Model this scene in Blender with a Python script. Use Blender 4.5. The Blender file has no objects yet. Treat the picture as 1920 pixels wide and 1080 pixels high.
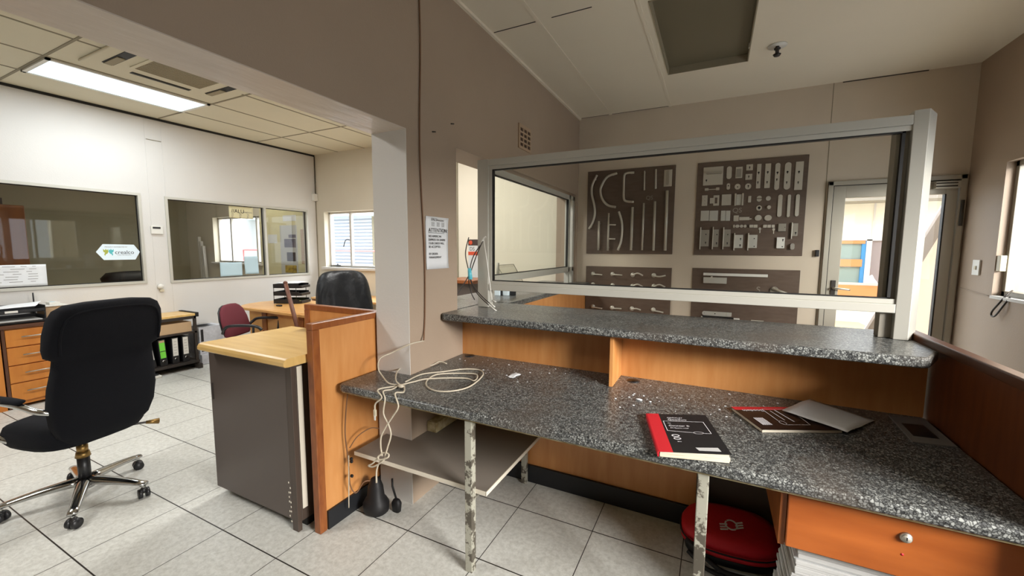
import bpy, bmesh, math, random
from mathutils import Vector, Matrix, noise
random.seed(7)
C = bpy.context.scene.collection
pi = math.pi
H = 1.534                                  # eye height
YAW, PIT, ROLL, FPX = math.radians(26.387), math.radians(5.54), math.radians(0.291), 764.4

# ------------------------------------------------------------------ camera
def cam_axes():
    cy, sy = math.cos(YAW), math.sin(YAW)
    fw = Vector((-sy*math.cos(PIT), cy*math.cos(PIT), -math.sin(PIT)))
    r = Vector((cy, sy, 0)); u = r.cross(fw)
    r2 = r*math.cos(ROLL)+u*math.sin(ROLL); u2 = r2.cross(fw)
    return r2, u2, fw
R_, U_, F_ = cam_axes()
cd = bpy.data.cameras.new('camera'); cam = bpy.data.objects.new('camera', cd); C.objects.link(cam)
cd.sensor_width = 36; cd.lens = FPX/1920*36; cd.clip_start = 0.05
m = Matrix((( R_.x, U_.x, -F_.x, 0), (R_.y, U_.y, -F_.y, 0), (R_.z, U_.z, -F_.z, H), (0, 0, 0, 1)))
cam.matrix_world = m
bpy.context.scene.camera = cam
def ray(x, y): return F_ + R_*((x-960)/FPX) + U_*((540-y)/FPX)
def atz(x, y, z): d = ray(x, y); return Vector((0, 0, H)) + d*((z-H)/d.z)
def atx(x, y, X): d = ray(x, y); return Vector((0, 0, H)) + d*(X/d.x)
def aty(x, y, Y): d = ray(x, y); return Vector((0, 0, H)) + d*(Y/d.y)

# ------------------------------------------------------------------ world, exposure, daylight
sc = bpy.context.scene
sc.view_settings.view_transform = 'Standard'; sc.view_settings.look = 'None'
sc.view_settings.exposure = 0.0; sc.view_settings.gamma = 1.0; sc.view_settings.use_curve_mapping = False
W = bpy.data.worlds.new('sky'); sc.world = W; W.use_nodes = True
bg = W.node_tree.nodes['Background']; bg.inputs[0].default_value = (0.86, 0.93, 1.0, 1); bg.inputs[1].default_value = 4.2
def area(name, loc, target, sx, sy, power, col=(1, 1, 1), spread=180):
    l = bpy.data.lights.new(name, 'AREA'); l.shape = 'RECTANGLE'; l.size = sx; l.size_y = sy; l.energy = power; l.color = col
    l.spread = math.radians(spread)
    o = bpy.data.objects.new(name, l); C.objects.link(o); o.location = loc
    d = Vector(target)-Vector(loc); o.rotation_euler = d.to_track_quat('-Z', 'Y').to_euler(); return o
# daylight entering by the window in the right wall, beside the camera
area('daylight_side_window', (4.6, -0.5, 2.85), (1.9, 0.8, 1.6), 2.6, 1.3, 860, (1.0, 0.965, 0.915), 170)
# daylight by the window of the right wall in view
area('daylight_right_window', (3.5, 3.6, 3.3), (1.9, 3.8, 1.7), 1.6, 1.2, 170, (1.0, 0.97, 0.92))
# daylight through the office window
area('daylight_office_window', (-5.0, 6.5, 3.9), (-5.1, 4.9, 1.7), 2.4, 1.6, 330, (0.94, 0.97, 1.0))
area('daylight_neighbour_window', (-8.6, 6.5, 3.9), (-8.6, 4.9, 1.7), 2.4, 1.6, 230, (0.96, 0.97, 1.0))
# daylight through the glazed door
area('daylight_door', (1.42, 6.0, 3.7), (1.42, 4.9, 1.3), 1.6, 1.2, 95, (1.0, 0.98, 0.95))

# ------------------------------------------------------------------ helpers
def srgb(r, g, b):
    f = lambda c: (c/255/12.92) if c/255 <= 0.04045 else ((c/255+0.055)/1.055)**2.4
    return (f(r), f(g), f(b), 1)
MATS = {}
def mat(name, col, rough=0.6, metal=0.0, var=0.0, vscale=6.0, bump=0.0, bscale=60.0, col2=None, stretch=(1, 1, 1), coat=0.0, spec=0.5):
    if name in MATS: return MATS[name]
    m = bpy.data.materials.new(name); m.use_nodes = True; nt = m.node_tree; b = nt.nodes['Principled BSDF']
    b.inputs['Base Color'].default_value = col; b.inputs['Roughness'].default_value = rough; b.inputs['Metallic'].default_value = metal
    b.inputs['Specular IOR Level'].default_value = spec
    if coat: b.inputs['Coat Weight'].default_value = coat; b.inputs['Coat Roughness'].default_value = 0.12
    if var or bump or col2:
        tc = nt.nodes.new('ShaderNodeTexCoord'); mp = nt.nodes.new('ShaderNodeMapping'); mp.inputs['Scale'].default_value = stretch
        nt.links.new(tc.outputs['Object'], mp.inputs[0])
    if var or col2:
        n = nt.nodes.new('ShaderNodeTexNoise'); n.inputs['Scale'].default_value = vscale; n.inputs['Detail'].default_value = 5
        nt.links.new(mp.outputs[0], n.inputs['Vector'])
        r = nt.nodes.new('ShaderNodeValToRGB'); r.color_ramp.elements[0].position = 0.3; r.color_ramp.elements[1].position = 0.7
        c2 = col2 if col2 else tuple(c*(1-var) for c in col[:3])+(1,)
        r.color_ramp.elements[0].color = c2; r.color_ramp.elements[1].color = col
        nt.links.new(n.outputs[0], r.inputs[0]); nt.links.new(r.outputs[0], b.inputs['Base Color'])
    if bump:
        n2 = nt.nodes.new('ShaderNodeTexNoise'); n2.inputs['Scale'].default_value = bscale; n2.inputs['Detail'].default_value = 3
        nt.links.new(mp.outputs[0], n2.inputs['Vector'])
        bp = nt.nodes.new('ShaderNodeBump'); bp.inputs['Strength'].default_value = bump; bp.inputs['Distance'].default_value = 0.01
        nt.links.new(n2.outputs[0], bp.inputs['Height']); nt.links.new(bp.outputs[0], b.inputs['Normal'])
    MATS[name] = m; return m
def glow(name, col, strength):
    m = bpy.data.materials.new(name); m.use_nodes = True; b = m.node_tree.nodes['Principled BSDF']
    b.inputs['Base Color'].default_value = col; b.inputs['Emission Color'].default_value = col; b.inputs['Emission Strength'].default_value = strength
    MATS[name] = m; return m
def glassmat(name, tint=(0.97, 0.98, 0.97), refl=1.0):
    m = bpy.data.materials.new(name); m.use_nodes = True; nt = m.node_tree; nt.nodes.clear()
    o = nt.nodes.new('ShaderNodeOutputMaterial'); mx = nt.nodes.new('ShaderNodeMixShader'); t = nt.nodes.new('ShaderNodeBsdfTransparent')
    g = nt.nodes.new('ShaderNodeBsdfGlossy'); g.inputs['Roughness'].default_value = 0.02; fr = nt.nodes.new('ShaderNodeFresnel'); fr.inputs[0].default_value = 1.45
    mu = nt.nodes.new('ShaderNodeMath'); mu.operation = 'MULTIPLY'; mu.inputs[1].default_value = refl
    t.inputs[0].default_value = (*[c**0.5 for c in tint], 1)
    ge = nt.nodes.new('ShaderNodeNewGeometry'); iv = nt.nodes.new('ShaderNodeMath'); iv.operation = 'SUBTRACT'; iv.inputs[0].default_value = 1.0; nt.links.new(ge.outputs['Backfacing'], iv.inputs[1])
    m2 = nt.nodes.new('ShaderNodeMath'); m2.operation = 'MULTIPLY'; nt.links.new(mu.outputs[0], m2.inputs[0]); nt.links.new(iv.outputs[0], m2.inputs[1])
    nt.links.new(fr.outputs[0], mu.inputs[0]); nt.links.new(m2.outputs[0], mx.inputs[0]); nt.links.new(t.outputs[0], mx.inputs[1]); nt.links.new(g.outputs[0], mx.inputs[2]); nt.links.new(mx.outputs[0], o.inputs[0])
    MATS[name] = m; return m

def granite():
    m = bpy.data.materials.new('granite'); m.use_nodes = True; nt = m.node_tree; b = nt.nodes['Principled BSDF']; L = nt.links.new
    tc = nt.nodes.new('ShaderNodeTexCoord')
    wn = nt.nodes.new('ShaderNodeTexNoise'); wn.inputs['Scale'].default_value = 90; wn.inputs['Detail'].default_value = 2; L(tc.outputs['Object'], wn.inputs['Vector'])
    ad = nt.nodes.new('ShaderNodeMixRGB'); ad.blend_type = 'ADD'; ad.inputs[0].default_value = 0.012; L(tc.outputs['Object'], ad.inputs[1]); L(wn.outputs['Color'], ad.inputs[2])
    v = nt.nodes.new('ShaderNodeTexVoronoi'); v.feature = 'DISTANCE_TO_EDGE'; v.inputs['Scale'].default_value = 118; L(ad.outputs[0], v.inputs['Vector'])
    vc = nt.nodes.new('ShaderNodeTexVoronoi'); vc.inputs['Scale'].default_value = 118; L(ad.outputs[0], vc.inputs['Vector'])
    r = nt.nodes.new('ShaderNodeValToRGB'); e = r.color_ramp.elements; e[0].position = 0.0; e[0].color = (0.006, 0.006, 0.007, 1); e[1].position = 0.22; e[1].color = (0.295, 0.305, 0.296, 1)
    L(v.outputs['Distance'], r.inputs[0])
    bw = nt.nodes.new('ShaderNodeRGBToBW'); L(vc.outputs['Color'], bw.inputs[0])
    r2 = nt.nodes.new('ShaderNodeValToRGB'); e = r2.color_ramp.elements; e[0].position = 0.2; e[0].color = (0.3, 0.3, 0.31, 1); e[1].position = 0.8; e[1].color = (1.18, 1.18, 1.15, 1); L(bw.outputs[0], r2.inputs[0])
    mu = nt.nodes.new('ShaderNodeMixRGB'); mu.blend_type = 'MULTIPLY'; mu.inputs[0].default_value = 1; L(r.outputs[0], mu.inputs[1]); L(r2.outputs[0], mu.inputs[2])
    # brown dusty stains
    dn = nt.nodes.new('ShaderNodeTexNoise'); dn.inputs['Scale'].default_value = 2.3; dn.inputs['Detail'].default_value = 6; L(tc.outputs['Object'], dn.inputs['Vector'])
    dr = nt.nodes.new('ShaderNodeValToRGB'); e = dr.color_ramp.elements; e[0].position = 0.52; e[0].color = (0, 0, 0, 1); e[1].position = 0.68; e[1].color = (0.55, 0.55, 0.55, 1); L(dn.outputs[0], dr.inputs[0])
    mx = nt.nodes.new('ShaderNodeMixRGB'); L(dr.outputs[0], mx.inputs[0]); L(mu.outputs[0], mx.inputs[1]); mx.inputs[2].default_value = (0.10, 0.078, 0.062, 1)
    L(mx.outputs[0], b.inputs['Base Color']); b.inputs['Roughness'].default_value = 0.3
    MATS['granite'] = m; return m
def tiles():
    m = bpy.data.materials.new('floor_tiles'); m.use_nodes = True; nt = m.node_tree; b = nt.nodes['Principled BSDF']; L = nt.links.new
    tc = nt.nodes.new('ShaderNodeTexCoord'); sp = nt.nodes.new('ShaderNodeSeparateXYZ'); L(tc.outputs['Object'], sp.inputs[0])
    def line(sock, off, w):
        a = nt.nodes.new('ShaderNodeMath'); a.operation = 'ADD'; L(sock, a.inputs[0]); a.inputs[1].default_value = off+100*0.45+0.225
        mo = nt.nodes.new('ShaderNodeMath'); mo.operation = 'MODULO'; L(a.outputs[0], mo.inputs[0]); mo.inputs[1].default_value = 0.45
        s = nt.nodes.new('ShaderNodeMath'); s.operation = 'SUBTRACT'; L(mo.outputs[0], s.inputs[0]); s.inputs[1].default_value = 0.225
        ab = nt.nodes.new('ShaderNodeMath'); ab.operation = 'ABSOLUTE'; L(s.outputs[0], ab.inputs[0])
        lt = nt.nodes.new('ShaderNodeMath'); lt.operation = 'LESS_THAN'; L(ab.outputs[0], lt.inputs[0]); lt.inputs[1].default_value = w; return lt
    gx = line(sp.outputs[0], 3.2287, 0.0022); gy = line(sp.outputs[1], -0.2678, 0.0032)
    mxm = nt.nodes.new('ShaderNodeMath'); mxm.operation = 'MAXIMUM'; L(gx.outputs[0], mxm.inputs[0]); L(gy.outputs[0], mxm.inputs[1])
    n = nt.nodes.new('ShaderNodeTexNoise'); n.inputs['Scale'].default_value = 38; n.inputs['Detail'].default_value = 6; n.inputs['Roughness'].default_value = 0.75; L(tc.outputs['Object'], n.inputs['Vector'])
    r = nt.nodes.new('ShaderNodeValToRGB'); e = r.color_ramp.elements; e[0].position = 0.34; e[0].color = srgb(186, 185, 178); e[1].position = 0.62; e[1].color = srgb(214, 214, 208); L(n.outputs[0], r.inputs[0])
    mx = nt.nodes.new('ShaderNodeMixRGB'); L(mxm.outputs[0], mx.inputs[0]); L(r.outputs[0], mx.inputs[1]); mx.inputs[2].default_value = srgb(40, 36, 31)
    L(mx.outputs[0], b.inputs['Base Color'])
    b.inputs['Roughness'].default_value = 0.42
    bp = nt.nodes.new('ShaderNodeBump'); bp.inputs['Strength'].default_value = 0.35; bp.inputs['Distance'].default_value = 0.004; L(n.outputs[0], bp.inputs['Height']); L(bp.outputs[0], b.inputs['Normal'])
    MATS['floor_tiles'] = m; return m
def peeled(name, a, b_, scale=9, thr=0.5):
    m = bpy.data.materials.new(name); m.use_nodes = True; nt = m.node_tree; b = nt.nodes['Principled BSDF']; L = nt.links.new
    tc = nt.nodes.new('ShaderNodeTexCoord'); n = nt.nodes.new('ShaderNodeTexNoise'); n.inputs['Scale'].default_value = scale; n.inputs['Detail'].default_value = 6; n.inputs['Roughness'].default_value = 0.7
    L(tc.outputs['Object'], n.inputs['Vector']); r = nt.nodes.new('ShaderNodeValToRGB'); e = r.color_ramp.elements
    e[0].position = thr-0.02; e[0].color = b_; e[1].position = thr+0.02; e[1].color = a
    L(n.outputs[0], r.inputs[0]); L(r.outputs[0], b.inputs['Base Color']); b.inputs['Roughness'].default_value = 0.55
    MATS[name] = m; return m

granite(); tiles()
mat('wall_paint', srgb(166, 147, 128), 0.62, var=0.05, vscale=2.5, bump=0.12, bscale=140)
mat('soffit_paint', srgb(208, 196, 184), 0.28, var=0.08, vscale=9, bump=0.7, bscale=16, stretch=(1, 0.3, 1))
mat('back_paint', srgb(204, 190, 170), 0.5, var=0.05, vscale=3)
mat('white_paint', srgb(214, 211, 206), 0.6, var=0.04, vscale=2.0, bump=0.08, bscale=90)
mat('cream_paint', srgb(214, 206, 188), 0.6, var=0.04, vscale=2.0)
mat('olive_paint', srgb(150, 142, 118), 0.7)
mat('ceiling_white', srgb(228, 218, 198), 0.7, var=0.03, vscale=2)
mat('ceiling_tile', srgb(214, 207, 184), 0.75, var=0.03, vscale=3)
mat('seam_dark', srgb(60, 54, 46), 0.8)
mat('seam_grey', srgb(140, 132, 112), 0.8)
mat('orange_wood', srgb(206, 146, 88), 0.36, col2=srgb(192, 128, 70), vscale=7, stretch=(3, 3, 0.5), bump=0.03, bscale=90)
mat('shaded_orange_wood', srgb(112, 62, 32), 0.4, col2=srgb(96, 50, 24), vscale=10, stretch=(4, 4, 0.5))  # orange wood of the end panel, darkened in colour to stand in for shade
mat('trim_wood', srgb(150, 88, 42), 0.35, col2=srgb(126, 68, 32), vscale=14, stretch=(3, 3, 1))
mat('dark_trim_wood', srgb(92, 58, 40), 0.3)
mat('dark_laminate', srgb(70, 56, 46), 0.6)  # dark brown laminate of the right back panel
mat('pine_top', srgb(222, 186, 120), 0.3, col2=srgb(206, 166, 98), vscale=6, stretch=(0.6, 4, 1))
mat('desk_wood', srgb(224, 174, 108), 0.3, col2=srgb(208, 152, 88), vscale=6, stretch=(0.6, 4, 1))
mat('drawer_wood', srgb(214, 140, 62), 0.4, col2=srgb(196, 118, 46), vscale=5, stretch=(3, 3, 0.6))
mat('drawer_red', srgb(178, 98, 44), 0.3, col2=srgb(152, 78, 32), vscale=4, stretch=(0.7, 1, 4))
mat('cabinet_brown', srgb(86, 76, 70), 0.42, var=0.06, vscale=3)
mat('cabinet_side', srgb(74, 62, 54), 0.45)
mat('black_kick', srgb(24, 26, 30), 0.5)
mat('black_plastic', srgb(30, 30, 32), 0.4)
mat('dark_metal', srgb(52, 46, 42), 0.4)
mat('black_fabric', srgb(17, 18, 23), 0.9, bump=0.3, bscale=300, spec=0.2)
mat('black_leather', srgb(24, 26, 29), 0.44, bump=0.9, bscale=14, spec=0.35)
mat('maroon_fabric', srgb(104, 40, 50), 0.9, bump=0.2, bscale=200)
mat('chrome', srgb(190, 190, 188), 0.16, 1.0)
mat('satin_metal', srgb(180, 174, 162), 0.35, 0.8)
mat('brushed', srgb(196, 190, 176), 0.4, 0.35)
mat('aluminium', srgb(196, 194, 184), 0.42, 0.25)
mat('alu_dark', srgb(150, 144, 132), 0.5, 0.2)
mat('door_alu', srgb(172, 166, 152), 0.45, 0.2)
mat('gasket', srgb(18, 16, 14), 0.6)
mat('brass', srgb(150, 120, 70), 0.4, 0.8)
mat('white_plastic', srgb(222, 220, 212), 0.4)
mat('beige_plastic', srgb(200, 190, 165), 0.45)
mat('ivory_cable', srgb(196, 186, 166), 0.5)
mat('brown_cable', srgb(120, 86, 60), 0.6)
mat('paper', srgb(226, 228, 230), 0.75, var=0.03, vscale=30)
mat('grey_paper', srgb(196, 196, 194), 0.75, var=0.05, vscale=20)
mat('sticker_white', srgb(226, 240, 248), 0.5)
mat('pale_blue', srgb(188, 214, 224), 0.6)
mat('ink', srgb(34, 32, 32), 0.7)
mat('ink_grey', srgb(120, 116, 112), 0.7)
mat('board_brown', srgb(100, 84, 72), 0.42, col2=srgb(88, 72, 60), vscale=8, stretch=(1, 1, 4))
mat('red_cover', srgb(206, 38, 48), 0.5)
mat('black_cover', srgb(34, 34, 36), 0.35)
mat('brown_cover', srgb(40, 26, 22), 0.35)
mat('pages', srgb(222, 214, 196), 0.8, col2=srgb(196, 186, 164), vscale=60, stretch=(0.2, 0.2, 8))
mat('white_ink', srgb(225, 222, 225), 0.6)
mat('bag_red', srgb(196, 16, 34), 0.6, bump=0.3, bscale=30)
mat('bag_black', srgb(20, 19, 21), 0.6)
mat('grille_grey', srgb(150, 140, 116), 0.7)
mat('vent_dark', srgb(70, 50, 40), 0.8)
mat('vent_light', srgb(176, 150, 124), 0.6)
mat('diffuser_off', srgb(112, 104, 84), 0.35)
mat('wood_offcut', srgb(206, 196, 160), 0.7, col2=srgb(150, 128, 80), vscale=26)
mat('shelf_grey', srgb(122, 114, 106), 0.5)
mat('shelf_edge', srgb(216, 208, 192), 0.5)
peeled('peeled_paint', srgb(166, 164, 150), srgb(84, 78, 68), 14, 0.47)
peeled('bar_paint', srgb(120, 116, 106), srgb(70, 64, 58), 12, 0.4)
mat('stick_wood', srgb(112, 66, 42), 0.5, col2=srgb(90, 50, 32), vscale=20)
mat('cardboard', srgb(190, 160, 124), 0.8)
mat('carton_white', srgb(212, 214, 220), 0.7, var=0.2, vscale=22)
mat('label_green', srgb(120, 216, 70), 0.7)
mat('yellow_plastic', srgb(236, 214, 30), 0.5)
mat('yellow_paper', srgb(224, 224, 120), 0.7)
mat('butterfly_green', srgb(168, 176, 74), 0.6)
mat('butterfly_teal', srgb(84, 184, 190), 0.6)
mat('tape_blue', srgb(96, 190, 208), 0.3)
mat('poster_red', srgb(190, 70, 40), 0.6)
mat('poster_dark', srgb(58, 42, 38), 0.6)
mat('facade_cream', srgb(236, 232, 214), 0.8)
mat('facade_pink', srgb(238, 208, 190), 0.85)
mat('facade_orange', srgb(226, 144, 92), 0.7)
mat('facade_yellow', srgb(236, 206, 140), 0.8)
mat('beam_grey', srgb(120, 108, 98), 0.6)
mat('blue_post', srgb(70, 140, 196), 0.6)
mat('shop_glass', srgb(150, 140, 140), 0.25)
mat('shop_glass_green', srgb(140, 160, 156), 0.25)
mat('louvre_grey', srgb(196, 202, 212), 0.7)
mat('fascia_pale', srgb(206, 224, 224), 0.7)
mat('pipe_red', srgb(222, 120, 120), 0.6)
mat('ground_concrete', srgb(206, 202, 192), 0.9, var=0.08, vscale=1.5)
mat('poster_photo', srgb(120, 110, 120), 0.5, col2=srgb(80, 76, 96), vscale=5)
mat('poster_yellow', srgb(206, 176, 60), 0.5, col2=srgb(110, 90, 50), vscale=14)
mat('poster_cream', srgb(226, 218, 176), 0.6, var=0.1, vscale=6)
mat('cupboard_wood', srgb(150, 92, 42), 0.5, col2=srgb(132, 76, 34), vscale=4, stretch=(3, 3, 0.5))
glassmat('glass', (0.95, 0.96, 0.94), 0.8)
glassmat('hatch_glass', (0.95, 0.98, 0.95), 0.5)
glassmat('office_glass', (0.84, 0.84, 0.80), 1.2)
glassmat('clear_pane', (0.97, 0.98, 0.98), 0.8)
glow('lamp_diffuser', (0.74, 0.90, 1.0, 1), 1.25)

class MB:
    """collects shapes, links them as ONE mesh object"""
    def __init__(s): s.v = []; s.f = []; s.mi = []; s.sm = []; s.mats = []
    def _m(s, name):
        if name not in s.mats: s.mats.append(name)
        return s.mats.index(name)
    def add(s, vs, fs, m, smooth=False):
        o = len(s.v); s.v += [Vector(v) for v in vs]; k = s._m(m)
        for f in fs: s.f.append([o+i for i in f]); s.mi.append(k); s.sm.append(smooth)
        return s
    def box(s, x0, x1, y0, y1, z0, z1, m, M=None):
        vs = [Vector((x, y, z)) for x in (x0, x1) for y in (y0, y1) for z in (z0, z1)]
        if M: vs = [M @ v for v in vs]
        return s.add(vs, [(0, 1, 3, 2), (4, 6, 7, 5), (0, 4, 5, 1), (2, 3, 7, 6), (0, 2, 6, 4), (1, 5, 7, 3)], m)
    def prism(s, poly, z0, z1, m, M=None):
        n = len(poly); vs = [Vector((p[0], p[1], z0)) for p in poly]+[Vector((p[0], p[1], z1)) for p in poly]
        if M: vs = [M @ v for v in vs]
        return s.add(vs, [list(range(n))[::-1], list(range(n, 2*n))]+[(i, (i+1) % n, n+(i+1) % n, n+i) for i in range(n)], m)
    def tube(s, pts, r, m, n=8, cap=True):
        pts = [Vector(p) for p in pts]; rr = r if isinstance(r, (list, tuple)) else [r]*len(pts)
        rings = []; up = None
        for i, p in enumerate(pts):
            d = (pts[min(i+1, len(pts)-1)]-pts[max(i-1, 0)]).normalized()
            if up is None:
                up = d.orthogonal().normalized()
            a = up - d*up.dot(d)
            a = a.normalized() if a.length > 1e-5 else d.orthogonal().normalized()
            up = a; b = d.cross(a)
            rings.append([p+(a*math.cos(2*pi*k/n)+b*math.sin(2*pi*k/n))*rr[i] for k in range(n)])
        return s.loft(rings, m, cap)
    def loft(s, rings, m, cap=True, smooth=True):
        n = len(rings[0]); vs = [p for r in rings for p in r]; fs = []
        for i in range(len(rings)-1):
            for k in range(n): fs.append((i*n+k, i*n+(k+1) % n, (i+1)*n+(k+1) % n, (i+1)*n+k))
        if cap: fs.append(list(range(n))[::-1]); fs.append([(len(rings)-1)*n+k for k in range(n)])
        return s.add(vs, fs, m, smooth)
    def cyl(s, p0, p1, r, m, n=16, r2=None):
        return s.tube([p0, p1], [r, r if r2 is None else r2], m, n)
    def ball(s, c, r, m, n=12, sc_=(1, 1, 1)):
        rings = []
        for i in range(1, n):
            t = pi*i/n; rings.append([Vector((c[0]+r*sc_[0]*math.sin(t)*math.cos(2*pi*k/n), c[1]+r*sc_[1]*math.sin(t)*math.sin(2*pi*k/n), c[2]-r*sc_[2]*math.cos(t))) for k in range(n)])
        return s.loft(rings, m)
    def build(s, name, parent=None, bevel=0.0, seg=2, subsurf=0, shift=None, origin=None):
        me = bpy.data.meshes.new(name)
        if parent is not None: off = WORLD_O[parent.name]
        elif origin is not None: off = Vector(origin)
        else:
            mn = [min(v[i] for v in s.v) for i in range(3)]; mx = [max(v[i] for v in s.v) for i in range(3)]
            off = Vector(((mn[0]+mx[0])/2, (mn[1]+mx[1])/2, mn[2]))
        if shift is not None: off = Vector(shift)
        me.from_pydata([v-off for v in s.v], [], s.f); me.update()
        for mm in s.mats: me.materials.append(MATS[mm])
        for i, p in enumerate(me.polygons): p.material_index = s.mi[i]; p.use_smooth = s.sm[i]
        bm = bmesh.new(); bm.from_mesh(me); bmesh.ops.recalc_face_normals(bm, faces=bm.faces); bm.to_mesh(me); bm.free()
        o = bpy.data.objects.new(name, me); C.objects.link(o)
        if parent is not None: o.parent = parent; WORLD_O[o.name] = off
        else: o.location = off; WORLD_O[o.name] = off
        if bevel:
            b = o.modifiers.new('bevel', 'BEVEL'); b.width = bevel; b.segments = seg; b.limit_method = 'ANGLE'; b.angle_limit = math.radians(40)
        if subsurf:
            b = o.modifiers.new('smooth', 'SUBSURF'); b.levels = subsurf; b.render_levels = subsurf
        return o
WORLD_O = {}
def thing(name, label, cat, loc=(0, 0, 0), rotz=0, group=None, local=False):
    o = bpy.data.objects.new(name, None); C.objects.link(o); o.location = loc; o.rotation_euler = (0, 0, rotz); o.empty_display_size = 0.1
    o['label'] = label; o['category'] = cat
    if group: o['group'] = group
    WORLD_O[o.name] = Vector((0, 0, 0)) if local else Vector(loc)
    return o
def tag(o, label, cat, group=None, kind=None):
    o['label'] = label; o['category'] = cat
    if group: o['group'] = group
    if kind: o['kind'] = kind
    return o
def struct(o, label, cat='structure'):
    o['kind'] = 'structure'; o['label'] = label; o['category'] = cat; return o
def holes(mb, axis, c0, c1, a0, a1, z0, z1, hs, m):
    """wall slab between c0..c1 on `axis`, running a0..a1 with openings hs=(a0,a1,z0,z1)"""
    As = sorted({a0, a1, *[h[0] for h in hs], *[h[1] for h in hs]}); Zs = sorted({z0, z1, *[h[2] for h in hs], *[h[3] for h in hs]})
    As = [a for a in As if a0 <= a <= a1]; Zs = [z for z in Zs if z0 <= z <= z1]
    for i in range(len(As)-1):
        run = None
        for j in range(len(Zs)-1):
            am = (As[i]+As[i+1])/2; zm = (Zs[j]+Zs[j+1])/2
            solid = not any(h[0] < am < h[1] and h[2] < zm < h[3] for h in hs)
            if solid:
                if axis == 'x': mb.box(c0, c1, As[i], As[i+1], Zs[j], Zs[j+1], m)
                elif axis == 'y': mb.box(As[i], As[i+1], c0, c1, Zs[j], Zs[j+1], m)
                else: mb.box(As[i], As[i+1], Zs[j], Zs[j+1], c0, c1, m)
    return mb
def text(name, s, size, m, M, parent, depth=0.0006, align='LEFT'):
    cu = bpy.data.curves.new('t', 'FONT'); cu.body = s; cu.size = size; cu.extrude = depth/2; cu.align_x = align
    to = bpy.data.objects.new('t', cu); C.objects.link(to)
    bpy.context.view_layer.update()
    me = bpy.data.meshes.new_from_object(to.evaluated_get(bpy.context.evaluated_depsgraph_get()))
    bpy.data.objects.remove(to); bpy.data.curves.remove(cu)
    me.name = name; me.transform(M); me.materials.clear(); me.materials.append(MATS[m])
    o = bpy.data.objects.new(name, me); C.objects.link(o); o.parent = parent
    me.transform(Matrix.Translation(-WORLD_O[parent.name])); WORLD_O[o.name] = WORLD_O[parent.name]
    return o
def frame_M(origin, xdir, ydir):
    x = Vector(xdir).normalized(); z = x.cross(Vector(ydir)).normalized(); y = z.cross(x)
    M = Matrix(((x.x, y.x, z.x, 0), (x.y, y.y, z.y, 0), (x.z, y.z, z.z, 0), (0, 0, 0, 1)))
    return Matrix.Translation(Vector(origin)) @ M
def sup(cx, cy, z, a, b, n=24, e=3.0):
    out = []
    for k in range(n):
        t = 2*pi*k/n; c, s_ = math.cos(t), math.sin(t)
        out.append(Vector((cx+a*math.copysign(abs(c)**(2/e), c), cy+b*math.copysign(abs(s_)**(2/e), s_), z)))
    return out
def spline(pts, n=6):
    P = [Vector(p) for p in pts]; P = [P[0]*2-P[1]]+P+[P[-1]*2-P[-2]]; out = []
    for i in range(1, len(P)-2):
        for k in range(n):
            t = k/n; a, b, c, d = P[i-1:i+3]
            out.append(0.5*((2*b)+(c-a)*t+(2*a-5*b+4*c-d)*t*t+(3*b-a-3*c+d)*t**3))
    out.append(P[-2]); return out

# ------------------------------------------------------------------ the rooms
WX, WXI, XL, YF, YB, XR, ZC = -1.556, -1.810, -6.25, 4.92, 4.97, 1.93, 3.11
struct(MB().box(-10.4, 3.0, -3.2, 5.12, -0.1, 0.0, 'floor_tiles').build('floor', origin=(0, 0, 0)), 'pale grey square floor tiles with dark grout')
# brown dividing wall with the wide opening and the counter hatch
w = MB(); holes(w, 'x', WXI, WX, -3.2, YB+0.15, 0, ZC+0.05, [(-1.6, 1.814, -1, 2.19), (2.30, 4.90, 1.075, 2.19)], 'wall_paint')
struct(w.build('wall_divider'), 'taupe dividing wall with wide opening on the left')
# rough plastered soffit of the beam
sb = MB(); sb.box(WXI+0.001, WX-0.001, -1.6, 1.814, 2.186, 2.19, 'soffit_paint')
sb.box(WXI+0.001, WX-0.001, 1.811, 1.814, 0.0, 2.19, 'white_paint')  # pier paint whitened on the jamb to stand in for office light
struct(sb.build('trim_1'), 'glossy painted plaster soffit and jamb of the wide opening')
w = MB(); holes(w, 'x', XL-0.12, XL, -3.2, YF, 0, ZC, [(-0.3, 2.485, 1.085, 2.175), (2.725, 4.745, 1.07, 2.165)], 'white_paint')
struct(w.build('wall_left'), 'white office partition wall with internal windows')
w = MB(); holes(w, 'y', YF, YF+0.2, -10.4, WXI, 0, ZC, [(-6.06, -4.3, 1.20, 2.14), (-9.42, -7.86, 1.22, 2.14)], 'cream_paint')
struct(w.build('wall_far'), 'cream far wall of the office')
w = MB(); holes(w, 'y', YB, YB+0.15, WX, XR+0.3, 0, ZC, [(0.948, 1.913, -1, 2.19)], 'back_paint')
struct(w.build('wall_back'), 'taupe back wall behind the display boards')
w = MB(); holes(w, 'x', XR, XR+0.25, -3.2, YB+0.15, 0, ZC, [(-0.1, 1.8, 1.19, 2.2), (3.0, 4.46, 1.19, 2.20)], 'wall_paint')
struct(w.build('wall_right'), 'taupe right wall with the window')
struct(MB().box(-10.4, XR+0.3, -3.3, -3.2, 0, ZC, 'wall_paint').build('wall_rear'), 'wall behind the camera')
struct(MB().box(-10.5, -10.4, -3.2, 5.12, 0, ZC, 'olive_paint').build('wall_neighbour'), 'dim wall of the neighbouring room')
c = MB(); holes(c, 'z', ZC, ZC+0.1, WX, XR+0.3, -3.2, 5.12, [(-0.46, 0.172, 2.86, 4.09)], 'ceiling_white')
struct(c.build('ceiling_1'), 'dull white reception ceiling of panels')
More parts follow.
